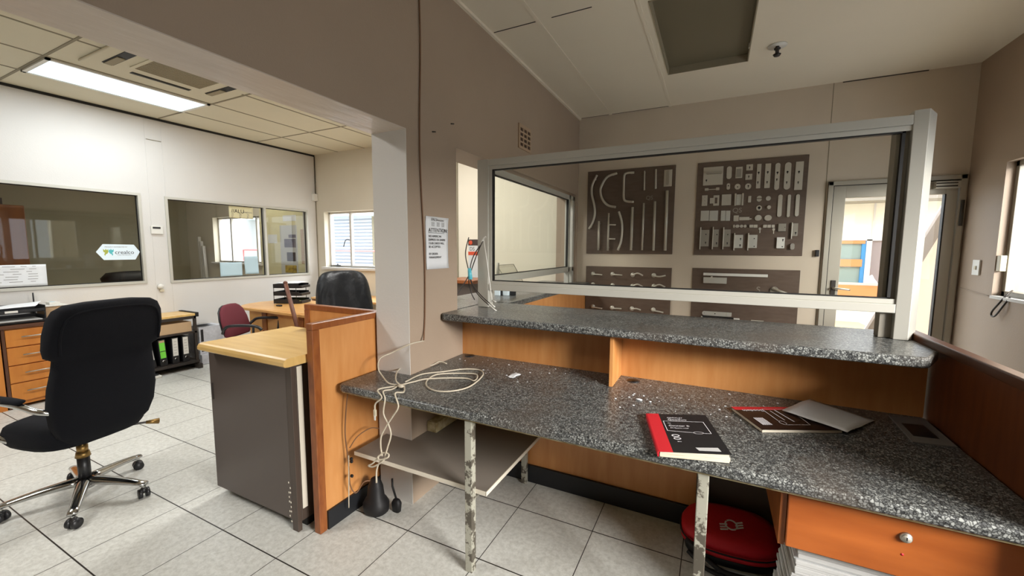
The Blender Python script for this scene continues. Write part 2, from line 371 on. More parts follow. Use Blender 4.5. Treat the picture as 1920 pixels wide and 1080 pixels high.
struct(MB().box(-10.4, WX, -3.2, 5.12, ZC, ZC+0.1, 'ceiling_tile').build('ceiling_2'), 'cream suspended office ceiling')
# ceiling seams
t = MB()
for (x, y0, y1) in ((-1.18, -3.2, 4.97), (-0.52, -3.2, 4.97)): t.box(x-0.012, x+0.012, y0, y1, ZC-0.005, ZC, 'ceiling_white')
t.box(WX, WX+0.02, -3.2, 4.97, ZC-0.02, ZC, 'ceiling_white')
struct(t.build('trim_2'), 'cover strips between reception ceiling panels')
t = MB()
for (x0, x1, y) in ((-1.53, -1.2, 2.765), (-1.08, -0.80, 2.765), (-1.53, -1.2, 4.96), (-1.16, -0.54, 4.96)): t.box(x0, x1, y-0.003, y+0.003, ZC-0.003, ZC+0.001, 'seam_dark')
t.box(0.93, 0.936, YB-0.002, YB, 0, ZC, 'seam_grey'); t.box(1.0, 1.6, YB-0.006, YB, ZC-0.008, ZC, 'seam_dark')
struct(t.build('trim_3'), 'dark open joints of the reception ceiling and back wall')
t = MB()
for x in (-6.23, -5.67, -5.075, -4.47, -3.87, -3.27, -2.67, -2.07): t.box(x-0.01, x+0.01, -3.2, 4.92, ZC-0.003, ZC, 'seam_grey' if x > -6 else 'ceiling_tile')
for y in (-2.2, -0.98, 0.25, 1.455, 2.72, 3.94): t.box(XL, WXI, y-0.01, y+0.01, ZC-0.004, ZC, 'seam_grey')
struct(t.build('trim_4'), 'grid of the office ceiling tiles')
t = MB(); t.box(XL, XL+0.012, -3.2, YF, ZC-0.03, ZC, 'gasket')
for y in (2.575, 2.745): t.box(XL, XL+0.003, y-0.004, y+0.004, 0.0, ZC-0.03, 'white_paint')
t.box(XL, XL+0.006, 2.585, 2.735, ZC-0.28, ZC-0.272, 'seam_grey')
t.box(XL, XL+0.012, YF-0.012, YF, 0, ZC-0.03, 'seam_grey')
t.box(-3.33, -3.30, YF-0.02, YF, 0, ZC, 'seam_grey')
struct(t.build('trim_5'), 'black shadow gap and joints of the white partition')
# baseboard behind
struct(MB().box(WX, 0.94, YB-0.012, YB, 0, 0.08, 'dark_trim_wood').build('baseboard_back'), 'dark baseboard under the display boards')

# ------------------------------------------------------------------ internal office windows
def glazing(name, x, y0, y1, z0, z1, divs, fr, gm, label, fm='aluminium', depth=0.06, axis='x'):
    """framed glazing on plane axis=x"""
    o = MB()
    def bx(a0, a1, b0, b1, m):
        if axis == 'x': o.box(x-depth, x+0.012, a0, a1, b0, b1, m)
        else: o.box(a0, a1, x-0.012, x+depth, b0, b1, m)
    bx(y0, y0+fr, z0, z1, fm); bx(y1-fr, y1, z0, z1, fm); bx(y0+fr, y1-fr, z0, z0+fr, fm); bx(y0+fr, y1-fr, z1-fr, z1, fm)
    for d in divs: bx(d-fr*0.6, d+fr*0.6, z0+fr, z1-fr, fm)
    f = struct(o.build(name), label)
    es = [y0+fr]+[v for d in divs for v in (d-fr*0.6, d+fr*0.6)]+[y1-fr]
    for i in range(0, len(es), 2):
        g = MB(); k = MB(); a0, a1, b0, b1 = es[i], es[i+1], z0+fr, z1-fr; q = 0.008
        if axis == 'x':
            g.box(x-depth*0.55-0.004, x-depth*0.55, a0, a1, b0, b1, gm)
            for (c0, c1, d0, d1) in ((a0, a0+q, b0, b1), (a1-q, a1, b0, b1), (a0, a1, b0, b0+q), (a0, a1, b1-q, b1)): k.box(x-depth*0.55-0.006, x-depth*0.4, c0, c1, d0, d1, 'gasket')
        else:
            g.box(a0, a1, x+depth*0.55, x+depth*0.55+0.004, b0, b1, gm)
            for (c0, c1, d0, d1) in ((a0, a0+q, b0, b1), (a1-q, a1, b0, b1), (a0, a1, b0, b0+q), (a0, a1, b1-q, b1)): k.box(c0, c1, x+depth*0.4, x+depth*0.55+0.006, d0, d1, 'gasket')
        go = g.build('pane', f); ko = k.build('gasket', f)
    return f
glazing('window_1', XL, -0.3, 2.485, 1.085, 2.175, [], 0.03, 'office_glass', 'large internal office window on the left')
glazing('window_2', XL, 2.725, 4.745, 1.07, 2.165, [4.0], 0.03, 'office_glass', 'internal office window with a mullion', )
def steel_window(name, x0, x1, z0, z1, mull, label, y=5.02):
    o = MB(); fr = 0.03
    for (a, b, c_, d) in ((x0, x0+fr, z0, z1), (x1-fr, x1, z0, z1), (x0, x1, z0, z0+fr), (x0, x1, z1-fr, z1)): o.box(a, b, y, y+0.04, c_, d, 'white_paint')
    for mm in mull: o.box(mm-0.022, mm+0.022, y-0.01, y+0.04, z0, z1, 'white_paint')
    f = struct(o.build(name, bevel=0.003), label)
    MB().box(x0+fr, x1-fr, y+0.018, y+0.022, z0+fr, z1-fr, 'clear_pane').build('pane', f)
    MB().box(x0-0.05, x1+0.05, YF-0.05, y, z0-0.04, z0, 'white_paint').build('window_sill', f, bevel=0.005)
    return f
wn = steel_window('window_3', -6.06, -4.3, 1.20, 2.14, [-5.54, -4.86], 'steel framed office window to the yard')
h = MB(); h.tube(spline([(-5.555, 5.0, 1.66), (-5.56, 4.97, 1.67), (-5.60, 4.955, 1.655), (-5.625, 4.95, 1.60), (-5.645, 4.95, 1.55)]), 0.007, 'black_plastic'); h.build('window_handle', wn)
h = MB(); h.box(-5.98, -5.78, 4.985, 5.0, 1.225, 1.235, 'black_plastic'); h.tube([(-5.83, 4.98, 1.23), (-5.83, 4.97, 1.26)], 0.008, 'black_plastic'); h.build('window_stay', wn)
steel_window('window_4', -9.42, -7.86, 1.22, 2.14, [-8.95, -8.1], 'bright steel window of the neighbouring room')

# reception right-wall windows
f = MB(); X0 = XR+0.05
for (a, b, c_, d) in ((3.0, 3.04, 1.19, 2.2), (4.42, 4.46, 1.19, 2.2), (3.0, 4.46, 1.19, 1.23), (3.0, 4.46, 2.16, 2.2), (3.7, 3.74, 1.19, 2.2)): f.box(X0, X0+0.05, a, b, c_, d, 'alu_dark')
f = struct(f.build('window_5', bevel=0.003), 'window in the right wall with grey frame')
MB().box(X0+0.02, X0+0.025, 3.04, 4.42, 1.23, 2.16, 'clear_pane').build('pane', f)
MB().box(XR-0.01, X0, 2.97, 4.46, 1.17, 1.192, 'white_paint').build('window_sill', f)
s_ = MB(); s_.tube(spline([atx(1898, 545, 1.99), atx(1888, 553, 1.94), atx(1872, 570, 1.91), atx(1860, 584, 1.90), atx(1859, 592, 1.90), atx(1866, 592, 1.90), atx(1880, 575, 1.91), atx(1895, 556, 1.935)]), 0.006, 'dark_metal', 6)
s_.build('pull_strap', f)
MB().box(XR+0.005, XR+0.04, 4.41, 4.458, 1.38, 1.50, 'beige_plastic').build('blind_bracket', f, bevel=0.004)
f = MB()
for (a, b, c_, d) in ((-0.1, -0.06, 1.19, 2.2), (1.76, 1.8, 1.19, 2.2), (-0.1, 1.8, 1.19, 1.23), (-0.1, 1.8, 2.16, 2.2)): f.box(XR+0.1, XR+0.15, a, b, c_, d, 'alu_dark')
struct(f.build('window_6'), 'window beside the camera in the right wall')

# hatch glazing in the dividing wall above the side counter
f = MB()
for (a, b, c_, d) in ((2.70, 4.90, 2.115, 2.165), (2.70, 4.90, 1.255, 1.315), (4.84, 4.90, 1.12, 2.165), (2.70, 2.75, 1.255, 2.165), (4.70, 4.745, 1.12, 2.165)): f.box(WX-0.075, WX-0.02, a, b, c_, d, 'aluminium')
f = struct(f.build('window_7', bevel=0.003), 'aluminium framed hatch glazing over the side counter')
MB().box(WX-0.05, WX-0.045, 2.75, 4.70, 1.315, 2.115, 'hatch_glass').build('pane', f)
k = MB()
for (a, b, c_, d) in ((2.75, 4.70, 1.312, 1.322), (2.75, 4.70, 2.108, 2.118), (4.692, 4.70, 1.315, 2.115)): k.box(WX-0.055, WX-0.03, a, b, c_, d, 'gasket')
k.build('gasket', f)

# ------------------------------------------------------------------ glazed door in the back wall
d = MB()
for (a, b, c_, e) in ((0.948, 0.988, 0, 2.19), (1.873, 1.913, 0, 2.19), (0.948, 1.913, 2.15, 2.19)): d.box(a, b, YB-0.03, YB+0.1, c_, e, 'door_alu')
dr = struct(d.build('door_1', bevel=0.003), 'grey aluminium glazed entrance door')
d = MB(); Y0, Y1 = YB-0.01, YB+0.035
for (a, b, c_, e) in ((0.995, 1.09, 0.01, 2.145), (1.79, 1.868, 0.01, 2.145), (1.09, 1.79, 2.03, 2.145), (1.09, 1.79, 0.01, 0.25)): d.box(a, b, Y0, Y1, c_, e, 'door_alu')
lf = d.build('door_leaf', dr, bevel=0.003)
MB().box(1.09, 1.79, YB+0.01, YB+0.016, 0.25, 2.03, 'clear_pane').build('pane', lf)
k = MB(); k.box(1.785, 1.795, Y0-0.002, Y1, 0.25, 2.03, 'gasket'); k.box(0.99, 0.996, Y0-0.002, Y1, 0, 2.15, 'gasket'); k.box(0.99, 1.87, Y0-0.002, Y1, 2.145, 2.152, 'gasket'); k.build('gasket', lf)
h = MB(); h.box(1.03, 1.065, Y0-0.012, Y0, 1.00, 1.24, 'dark_metal'); h.cyl((1.047, Y0-0.05, 1.165), (1.047, Y0, 1.165), 0.011, 'satin_metal'); h.tube(spline([(1.047, Y0-0.05, 1.165), (1.09, Y0-0.055, 1.163), (1.17, Y0-0.05, 1.155)]), 0.009, 'satin_metal')
h.build('door_handle', lf)
h = MB(); h.box(1.70, 1.86, Y0-0.06, Y0, 2.075, 2.135, 'door_alu'); h.box(1.70, 1.84, Y0-0.064, Y0-0.06, 2.112, 2.122, 'seam_dark'); h.box(1.70, 1.84, Y0-0.064, Y0-0.06, 2.085, 2.097, 'seam_dark')
h.build('door_closer', lf, bevel=0.006)
h = MB(); h.box(1.40, 1.50, YB-0.055, YB-0.03, 2.158, 2.182, 'dark_metal'); h.build('closer_bracket', dr)
h = MB()
for z in (0.4, 1.75): h.cyl((1.893, YB-0.04, z), (1.893, YB-0.04, z+0.22), 0.012, 'seam_dark')
h.build('hinge', dr)
tag(MB().box(0.885, 0.915, YB-0.035, YB, 1.47, 1.535, 'black_plastic').build('door_sensor', bevel=0.004), 'small black box fixed beside the glazed door frame', 'sensor')

# ------------------------------------------------------------------ ceiling fittings
lr = thing('recessed_light', 'unlit recessed ceiling light with dull grey-brown diffuser above the reception', 'ceiling light', (-0.144, 3.475, ZC))
MB().box(-0.46, 0.172, 2.86, 4.09, ZC+0.055, ZC+0.06, 'diffuser_off').build('diffuser', lr)
f = MB()
for (a, b, c_, d) in ((-0.46, -0.452, 2.86, 4.09), (0.164, 0.172, 2.86, 4.09), (-0.46, 0.172, 2.86, 2.868), (-0.46, 0.172, 4.082, 4.09)): f.box(a, b, c_, d, ZC-0.004, ZC+0.055, 'grille_grey')
f.build('frame', lr)
MB().box(0.158, 0.166, 3.82, 3.86, ZC+0.0, ZC+0.03, 'white_plastic').build('clip', lr)
sp = thing('ceiling_hook', 'dark metal ceiling nozzle hanging from a round white plate', 'ceiling fitting', (0.356, 3.889, ZC))
MB().cyl((0.356, 3.889, ZC-0.008), (0.356, 3.889, ZC), 0.065, 'white_plastic', 28).build('plate', sp)
h = MB(); h.cyl((0.356, 3.889, ZC-0.06), (0.356, 3.889, ZC-0.006), 0.013, 'dark_metal'); h.cyl((0.356, 3.889, ZC-0.03), (0.356, 3.889, ZC-0.02), 0.022, 'dark_metal'); h.cyl((0.356, 3.889, ZC-0.08), (0.356, 3.889, ZC-0.066), 0.02, 'dark_metal', r2=0.028); h.build('nozzle', sp)
def office_light(x0, x1, y0, y1, label, power, col=(0.90, 0.96, 1.0)):
    l = thing('ceiling_light', label, 'ceiling light', ((x0+x1)/2, (y0+y1)/2, ZC-0.02), group=None)
    f = MB(); q = 0.03
    for (a, b, c_, d) in ((x0, x0+q, y0, y1), (x1-q, x1, y0, y1), (x0, x1, y0, y0+q), (x0, x1, y1-q, y1)): f.box(a, b, c_, d, ZC-0.018, ZC-0.001, 'white_plastic')
    f.build('frame', l); MB().box(x0+q, x1-q, y0+q, y1-q, ZC-0.012, ZC-0.006, 'lamp_diffuser').build('diffuser', l)
    if not power: return l
    a = area('lamp_light', ((x0+x1)/2, (y0+y1)/2, ZC-0.03), ((x0+x1)/2, (y0+y1)/2, 0), x1-x0-0.08, y1-y0-0.08, power, col)
    a.rotation_euler = (0, 0, 0); a.parent = None
    return l
office_light(-5.665, -5.085, 1.465, 2.71, 'lit white panel light in the office ceiling beside the air conditioner', 30)
office_light(-3.28, -2.70, 2.73, 3.93, 'unseen panel light added over the leather chair to brighten the far wall', 75, (1, 0.98, 0.945))  # added lamp, out of view, lifts the office far wall
office_light(-3.86, -3.28, -0.97, 0.24, 'second lit panel light in the office ceiling, hidden behind the beam', 62, (1, 0.98, 0.945))
nl = office_light(-7.75, -7.15, 3.3, 4.5, 'unseen panel light added in the neighbouring room to brighten its poster wall', 24, (1, 0.95, 0.85))  # added lamp, out of view, brightens the wall behind the right pane
ac = thing('air_conditioner', 'white ceiling cassette air conditioner beside the lit panel light', 'air conditioner', (-4.42, 2.16, ZC-0.02))
b = MB(); b.box(-4.90, -3.95, 1.60, 2.66, ZC-0.022, ZC, 'ceiling_tile'); b.build('body', ac, bevel=0.01)
b = MB(); b.box(-4.63, -4.10, 1.84, 2.40, ZC-0.03, ZC-0.022, 'ceiling_tile'); b.build('grille_frame', ac, bevel=0.003)
b = MB()
for i in range(18): b.box(-4.61+i*0.028, -4.595+i*0.028, 1.87, 2.37, ZC-0.034, ZC-0.03, 'grille_grey')
b.build('grille', ac)
for (x0, x1, y0, y1) in ((-4.79, -4.74, 1.90, 2.36), (-4.72, -4.25, 1.69, 1.765), (-4.72, -4.25, 2.47, 2.545), (-4.06, -4.01, 1.86, 2.38)):
    v = MB(); v.box(x0, x1, y0, y1, ZC-0.026, ZC-0.022, 'gasket'); vo = v.build('air_outlet', ac)
    v = MB()
    if y1-y0 < 0.2: v.box(x0+0.0, x0+0.25, y0+0.01, y1-0.01, ZC-0.032, ZC-0.026, 'grille_grey')
    else: v.box(x0+0.03, x1-0.005, y0+0.01, y1-0.01, ZC-0.03, ZC-0.026, 'seam_dark')
    v.build('vane', vo)

# air brick high on the dividing wall
av = thing('air_vent', 'small slotted air vent high on the taupe dividing wall', 'vent', (WX, 3.36, 2.40))
b = MB(); holes(b, 'x', WX, WX+0.012, 3.235, 3.483, 2.395, 2.60, [(3.262+i*0.076, 3.318+i*0.076, 2.418+j*0.042, 2.446+j*0.042) for i in range(3) for j in range(4)], 'vent_light'); b.build('grille', av)
MB().box(WX, WX+0.003, 3.25, 3.47, 2.41, 2.59, 'vent_dark').build('backing', av)

# ------------------------------------------------------------------ wall notice
def notice():
    y0, y1, z0, z1 = 1.968, 2.195, 1.405, 1.725
    n = thing('wall_notice', 'white paper notice headed ATTENTION taped to the taupe wall', 'notice', (WX, 2.08, z0))
    vs = []; fs = []; N = 8
    for i in range(N+1):
        for j in range(N+1):
            y = y0+(y1-y0)*i/N; z = z0+(z1-z0)*j/N; e = 0.004 if (i in (0, N) and j in (0, N)) else 0.0
            vs.append(Vector((WX+0.003+0.0015*math.sin(i*1.1+j*0.6)+e, y, z)))
    for i in range(N):
        for j in range(N): fs.append((i*(N+1)+j, (i+1)*(N+1)+j, (i+1)*(N+1)+j+1, i*(N+1)+j+1))
    o = MB().add(vs, fs, 'paper', True).build('sheet', n)
    s = o.modifiers.new('solid', 'SOLIDIFY'); s.thickness = 0.0008
    def T(st, y, z, size, m='ink', nm='lettering'): return text(nm, st, size, m, frame_M((WX+0.0062, y, z), (0, 1, 0), (0, 0, 1)), n)
    T('//ALU', 2.018, 1.700, 0.024); T('WINDOWS', 2.075, 1.700, 0.014, 'ink_grey')
    for k, yy in enumerate((2.02, 2.072, 2.122)):
        for r in range(4): T('TEL 011 00', yy, 1.688-r*0.007, 0.006, 'ink_grey')
    T('ATTENTION:', 1.992, 1.632, 0.033)
    MB().box(WX+0.0058, WX+0.0066, 1.99, 2.15, 1.625, 1.627, 'ink').build('underline', n)
    for i, l in enumerate(('NO AMERICAN', 'EXPRESS OR DINERS', 'CLUB CARDS WILL', 'BE ACCEPTED.', '', 'BY ORDER:', 'MANAGEMENT')): T(l, 1.992, 1.600-i*0.0215, 0.0185)
notice()
# cable down the wall
cb = MB()
pts = [(WX+0.008, 1.925+0.012*math.sin(i*0.9)+0.004*i/3, 3.11-i*0.195) for i in range(11)]
pts += [(WX+0.008, 1.94, 1.10), (WX+0.01, 1.93, 1.03), (WX+0.03, 1.90, 0.99)]
cb.tube(spline(pts, 5), 0.0045, 'brown_cable', 6)
tag(cb.build('wall_cable'), 'thin brown cable running down the taupe wall beside the notice', 'cable')
for i, (px_, py_) in enumerate(((810, 247), (845, 232))):
    p = atx(px_, py_, WX); tag(MB().cyl((WX, p.y, p.z), (WX+0.012, p.y+0.02, p.z+0.003), 0.004, 'seam_dark', 6).build('wall_plug'), ['lower', 'upper'][i]+' dark screw hole plug on the taupe wall above the doorway', 'wall plug', 'screw plugs on the taupe wall')

# ------------------------------------------------------------------ partition panels at the pier
def panel_thing(name, label, x0, x1, y0, y1, axis):
    p = thing(name, label, 'partition', ((x0+x1)/2, (y0+y1)/2, 0))
    b = MB()
    if axis == 'y': b.box(x0+0.008, x1-0.008, y0+0.045, y1-0.01, 0.002, 1.11, 'orange_wood')
    else: b.box(x0+0.045, x1-0.01, y0+0.008, y1-0.008, 0.002, 1.11, 'orange_wood')
    b.build('board', p)
    t = MB(); t.box(x0, x1, y0, y1, 1.11, 1.145, 'trim_wood'); t.build('top_trim', p, bevel=0.004)
    t = MB()
    if axis == 'y': t.box(x0, x1, y0, y0+0.045, 0, 1.11, 'trim_wood')
    else: t.box(x0, x0+0.045, y0, y1, 0, 1.11, 'trim_wood')
    t.build('edge_trim', p, bevel=0.004); return p
pa = panel_thing('partition_panel', 'orange wood partition panel between the dark cabinet and the granite desk', -1.868, -1.822, 1.38, 1.90, 'y')
MB().box(-1.83, -1.817, 1.43, 1.90, 0, 0.105, 'black_kick').build('kickboard', pa)
panel_thing('partition_panel', 'orange wood partition panel behind the dark cabinet, below the leather chair', -2.52, -1.87, 1.855, 1.90, 'x')

# ------------------------------------------------------------------ dark cabinet with pine top
cb = thing('storage_cabinet', 'dark brown cabinet with a light pine top beside the partition panel', 'cabinet', (-2.32, 1.6, 0))
x0, x1 = -2.70, -1.945
MB().box(x0, x1, 1.365, 1.845, 0.05, 0.935, 'cabinet_side').build('body', cb, bevel=0.003)
MB().box(x0+0.03, x1-0.01, 1.40, 1.83, 0.0, 0.06, 'gasket').build('plinth', cb)
dd = MB().box(x0, x1-0.045, 1.340, 1.363, 0.06, 0.93, 'cabinet_brown').build('door', cb, bevel=0.003)
MB().box(x1-0.045, x1, 1.340, 1.365, 0.0, 0.93, 'cabinet_side').build('front_stile', cb, bevel=0.002)
MB().box(x1+0.001, x1+0.006, 1.37, 1.40, 0.12, 0.91, 'shelf_edge').build('edge_strip', cb, bevel=0.002)
h = MB(); h.box(x0+0.02, x0+0.03, 1.334, 1.341, 0.62, 0.72, 'dark_metal'); h.build('door_catch', dd)
ch = MB()
for i in range(12): ch.ball((x1-0.05-0.012*(i % 2), 1.339, 0.05+0.018*i+0.01*(i % 3)), 0.0045, 'shelf_edge', 6, (1, 0.3, 1.4))
ch.build('chipped_paint', dd)
tp = MB(); prof = [(1.262, 0.945), (1.262, 0.962), (1.27, 0.975), (1.285, 0.98), (1.852, 0.98), (1.852, 0.936), (1.285, 0.936), (1.27, 0.938)]
tp.loft([[Vector((x, y, z)) for (y, z) in prof] for x in (-2.655, -1.885)], 'pine_top', smooth=False); tp.build('top', cb)

# ------------------------------------------------------------------ reception desk (granite worktop)
dk = thing('reception_desk', 'long granite topped reception desk on peeling steel legs', 'desk', (-0.4, 1.9, 0))
out = [(-1.80, 1.53), (-1.79, 1.508), (-1.765, 1.50), (0.861, 1.50), (0.861, 2.376), (WX, 2.376), (WX, 1.812), (-1.80, 1.812)]
b = MB().prism(out, 0.757, 0.80, 'granite'); b.build('worktop', dk, bevel=0.014, seg=4)
MB().prism([(-1.79, 1.525), (0.85, 1.525), (0.85, 2.35), (WX+0.005, 2.35), (WX+0.005, 1.805), (-1.79, 1.805)], 0.745, 0.757, 'wood_offcut').build('underlay', dk)
MB().box(WX, -0.03, 2.362, 2.382, 0.0, 1.074, 'orange_wood').build('back_panel', dk)
bp = MB(); bp.box(-0.03, 0.855, 2.362, 2.382, 0.80, 1.074, 'orange_wood'); bp.build('back_panel', dk)
MB().box(-0.03, 0.855, 2.362, 2.382, 0.0, 0.745, 'dark_laminate').build('back_panel', dk)
MB().box(-0.032, 0.0, 2.30, 2.362, 0.0, 0.745, 'dark_laminate').build('support_panel', dk)
MB().box(WX, -0.03, 2.345, 2.362, 0.0, 0.115, 'black_kick').build('kickboard', dk)
MB().box(-0.478, -0.458, 2.135, 2.362, 0.80, 1.074, 'orange_wood').build('divider', dk, bevel=0.002)
for (gx, gy) in ((-1.475, 2.325), (-0.375, 2.29)):
    g = MB(); g.cyl((gx, gy, 0.80), (gx, gy, 0.8025), 0.034, 'black_plastic', 24); g.cyl((gx+0.01, gy-0.004, 0.8025), (gx+0.01, gy-0.004, 0.803), 0.02, 'gasket', 16); g.build('cable_grommet', dk)
for (lx, ly, ww) in ((-0.978, 1.541, 0.019), (0.0, 1.541, 0.019), (-1.055, 2.325, 0.017)):
    l = MB(); l.box(lx-ww, lx+ww, ly-ww, ly+ww, 0.0, 0.745, 'peeled_paint'); l.build('leg', dk, bevel=0.003)
MB().box(-1.0, -0.966, 1.56, 2.308, 0.345, 0.38, 'bar_paint').build('cross_bar', dk, bevel=0.002)
sh = MB(); sh.prism([(-1.75, 1.562), (-0.905, 1.562), (-0.905, 2.342), (WX+0.004, 2.342), (WX+0.004, 1.808), (-1.75, 1.808)], 0.384, 0.402, 'shelf_grey')
so = sh.build('lower_shelf', dk)
e = MB(); e.box(-1.75, -0.903, 1.558, 1.562, 0.383, 0.403, 'shelf_edge'); e.box(-0.905, -0.901, 1.558, 2.342, 0.383, 0.403, 'shelf_edge'); e.build('shelf_edging', so)
wb = MB(); wb.box(WX+0.004, WX+0.075, 1.95, 2.32, 0.403, 0.465, 'wood_offcut'); tag(wb.build('wood_block', bevel=0.003), 'chipped pale wood block on the grey shelf under the desk', 'wood block')

# upper granite ledge
lg = thing('granite_ledge', 'raised granite ledge along the top of the reception desk', 'counter', (-0.35, 2.4, 1.076))
out = [(WX+0.002, 2.12), (-1.53, 2.095), (0.74, 2.095), (0.77, 2.11), (0.845, 2.26), (0.845, 2.75), (WX+0.002, 2.75)]
MB().prism(out, 1.076, 1.12, 'granite').build('top', lg, bevel=0.012, seg=4)
# side counter through the hatch
sd = thing('side_counter', 'granite side counter running through the wall hatch towards the back wall', 'counter', (-1.6, 3.7, 0))
MB().prism([(-2.0, 2.305), (WX-0.002, 2.305), (WX-0.002, 2.752), (-1.385, 2.752), (-1.385, 4.952), (WX, 4.952), (WX, 4.895), (-2.0, 4.895)], 1.077, 1.121, 'granite').build('top', sd, bevel=0.010, seg=3)
MB().box(-1.455, -1.437, 2.752, 4.965, 0.0, 1.076, 'orange_wood').build('front_panel', sd)
# side wing on the right
rp = thing('end_panel', 'tall orange wood end panel with dark cap at the right of the desk', 'partition', (0.88, 1.9, 0))
MB().box(0.862, 0.888, 1.46, 2.86, 0.0, 1.11, 'shaded_orange_wood').build('board', rp)
MB().box(0.852, 0.898, 1.45, 2.87, 1.11, 1.148, 'dark_trim_wood').build('cap', rp, bevel=0.005)

# drawer unit under the right end
du = thing('drawer_unit', 'orange wooden drawer unit with a round lock under the right desk end', 'drawer unit', (0.55, 1.9, 0.5))
c = MB(); c.box(0.238, 0.256, 1.575, 2.25, 0.535, 0.743, 'trim_wood'); c.box(0.84, 0.856, 1.575, 2.25, 0.535, 0.743, 'trim_wood'); c.box(0.256, 0.84, 1.59, 2.25, 0.535, 0.55, 'trim_wood'); c.box(0.256, 0.84, 2.235, 2.25, 0.55, 0.743, 'trim_wood'); c.build('carcass', du)
dw = MB().box(0.258, 0.853, 1.563, 1.583, 0.54, 0.725, 'drawer_red').build('drawer', du, bevel=0.003)
k = MB(); k.cyl((0.556, 1.563, 0.672), (0.556, 1.556, 0.672), 0.0165, 'satin_metal', 24, r2=0.014); k.cyl((0.556, 1.556, 0.672), (0.556, 1.553, 0.672), 0.0115, 'brushed', 20); k.box(0.5545, 0.5575, 1.5525, 1.5532, 0.667, 0.677, 'ink'); k.build('lock', dw)
MB().cyl((0.552, 1.5635, 0.615), (0.552, 1.5622, 0.615), 0.004, 'red_cover', 8).build('screw_hole', dw)
# paper stack below it
ps = MB(); z = 0.0; random.seed(3)
while z < 0.505:
    t_ = random.uniform(0.006, 0.018); j = random.uniform(-0.008, 0.008); k2 = 0.02*math.sin(z*9)
    ps.box(0.285+j-k2*0.5, 0.63+j-k2*0.5, 1.60+random.uniform(-0.006, 0.006), 1.83, z, z+t_-0.001, random.choice(['grey_paper', 'paper', 'grey_paper'])); z += t_
tag(ps.build('paper_stack', bevel=0.001), 'tall white stack of bundled papers beneath the locked drawer, nearer the red bag', 'paper stack')
ps = MB(); z = 0.0
while z < 0.49:
    t_ = random.uniform(0.008, 0.02); j = random.uniform(-0.006, 0.006)
    ps.box(0.65+j*0.5, 0.83+j*0.4, 1.60+random.uniform(-0.006, 0.006), 1.85, z, z+t_-0.001, random.choice(['grey_paper', 'paper'])); z += t_
tag(ps.build('paper_stack', bevel=0.001), 'right hand stack of white papers below the drawer lock', 'paper stack')

# ------------------------------------------------------------------ glass screen
gs = thing('glass_screen', 'aluminium framed glass screen standing on the granite ledge', 'screen', (-0.35, 2.5, 1.12))
YS = 2.47
MB().box(-1.497, -1.412, YS, YS+0.07, 1.121, 2.137, 'aluminium').build('post', gs, bevel=0.003)
rp_ = MB(); rp_.prism([(0.762, YS), (0.812, YS-0.01), (0.872, YS+0.10), (0.842, YS+0.13), (0.762, YS+0.12)], 1.121, 2.152, 'aluminium'); rp_.build('post', gs, bevel=0.002)
MB().box(0.715, 0.762, YS+0.03, YS+0.09, 1.121, 2.075, 'alu_dark').build('inner_post', gs, bevel=0.002)
for (z0, z1, nm) in ((2.092, 2.135, 'top_rail'), (1.243, 1.285, 'bottom_rail')): MB().box(-1.412, 0.762, YS, YS+0.06, z0, z1, 'aluminium').build(nm, gs, bevel=0.003)
for (z0, z1) in ((2.068, 2.092), (1.285, 1.308)): MB().box(-1.412, 0.762, YS+0.008, YS+0.05, z0, z1, 'aluminium').build('glazing_bead', gs, bevel=0.002)
MB().box(-1.412, -1.385, YS+0.008, YS+0.05, 1.308, 2.068, 'aluminium').build('glazing_bead', gs, bevel=0.002)
k = MB(); q = 0.007
for (a, b, c_, d) in ((-1.385, 0.742, 2.061, 2.068), (-1.385, 0.742, 1.308, 1.314), (-1.385, -1.378, 1.308, 2.068), (0.730, 0.742, 1.308, 2.068)): k.box(a, b, YS+0.010, YS+0.036, c_, d, 'gasket')
k.build('gasket', gs)
MB().box(-1.385, 0.735, YS+0.022, YS+0.027, 1.308, 2.068, 'glass').build('pane', gs)

# ------------------------------------------------------------------ display boards on the back wall
YBD = YB-0.014
def wp(px_, py_): p = aty(px_, py_, YBD-0.004); return p.x, p.z
def board(label, x0, x1, z0, z1):
    b = thing('display_board', label, 'display board', ((x0+x1)/2, YB, z0))
    MB().box(x0, x1, YBD, YB-0.001, z0, z1, 'board_brown').build('backing', b, bevel=0.002); return b
B1 = board('brown display board of long curved and straight pull handles', -1.434, -0.436, 1.477, 2.467)
z4 = lambda cx, cy: wp(1080+cx/4, 270+cy/4)
def pull(pts, r, b, posts=(0.08, 0.92), nm='pull_handle'):
    P = [z4(*p) for p in pts]; h = MB()
    path = spline([(p[0], YBD-0.035, p[1]) for p in P], 5) if len(P) > 2 else [Vector((p[0], YBD-0.035, p[1])) for p in P]
    h.tube(path, r, 'brushed', 8)
    n = len(path)-1
    for f_ in posts:
        a = path[0].lerp(path[-1], f_) if len(P) == 2 else path[int(round(f_*n))]
        h.cyl((a.x, YBD, a.z), (a.x, YBD-0.035, a.z), r*0.8, 'brushed', 8)
    return h.build(nm, b)
pull([(163, 236), (128, 310), (124, 380), (142, 460), (146, 530), (128, 595), (102, 638)], 0.013, B1)
pull([(312, 222), (240, 250), (200, 310), (188, 360), (205, 420), (245, 462), (302, 475)], 0.014, B1)
pull([(440, 217), (385, 222), (366, 245), (362, 330), (362, 405), (378, 430), (436, 437)], 0.013, B1)
pull([(518, 205), (515, 350)], 0.008, B1); pull([(602, 192), (600, 338)], 0.01, B1)
pull([(178, 580), (172, 797)], 0.013, B1); pull([(250, 520), (243, 800)], 0.012, B1)
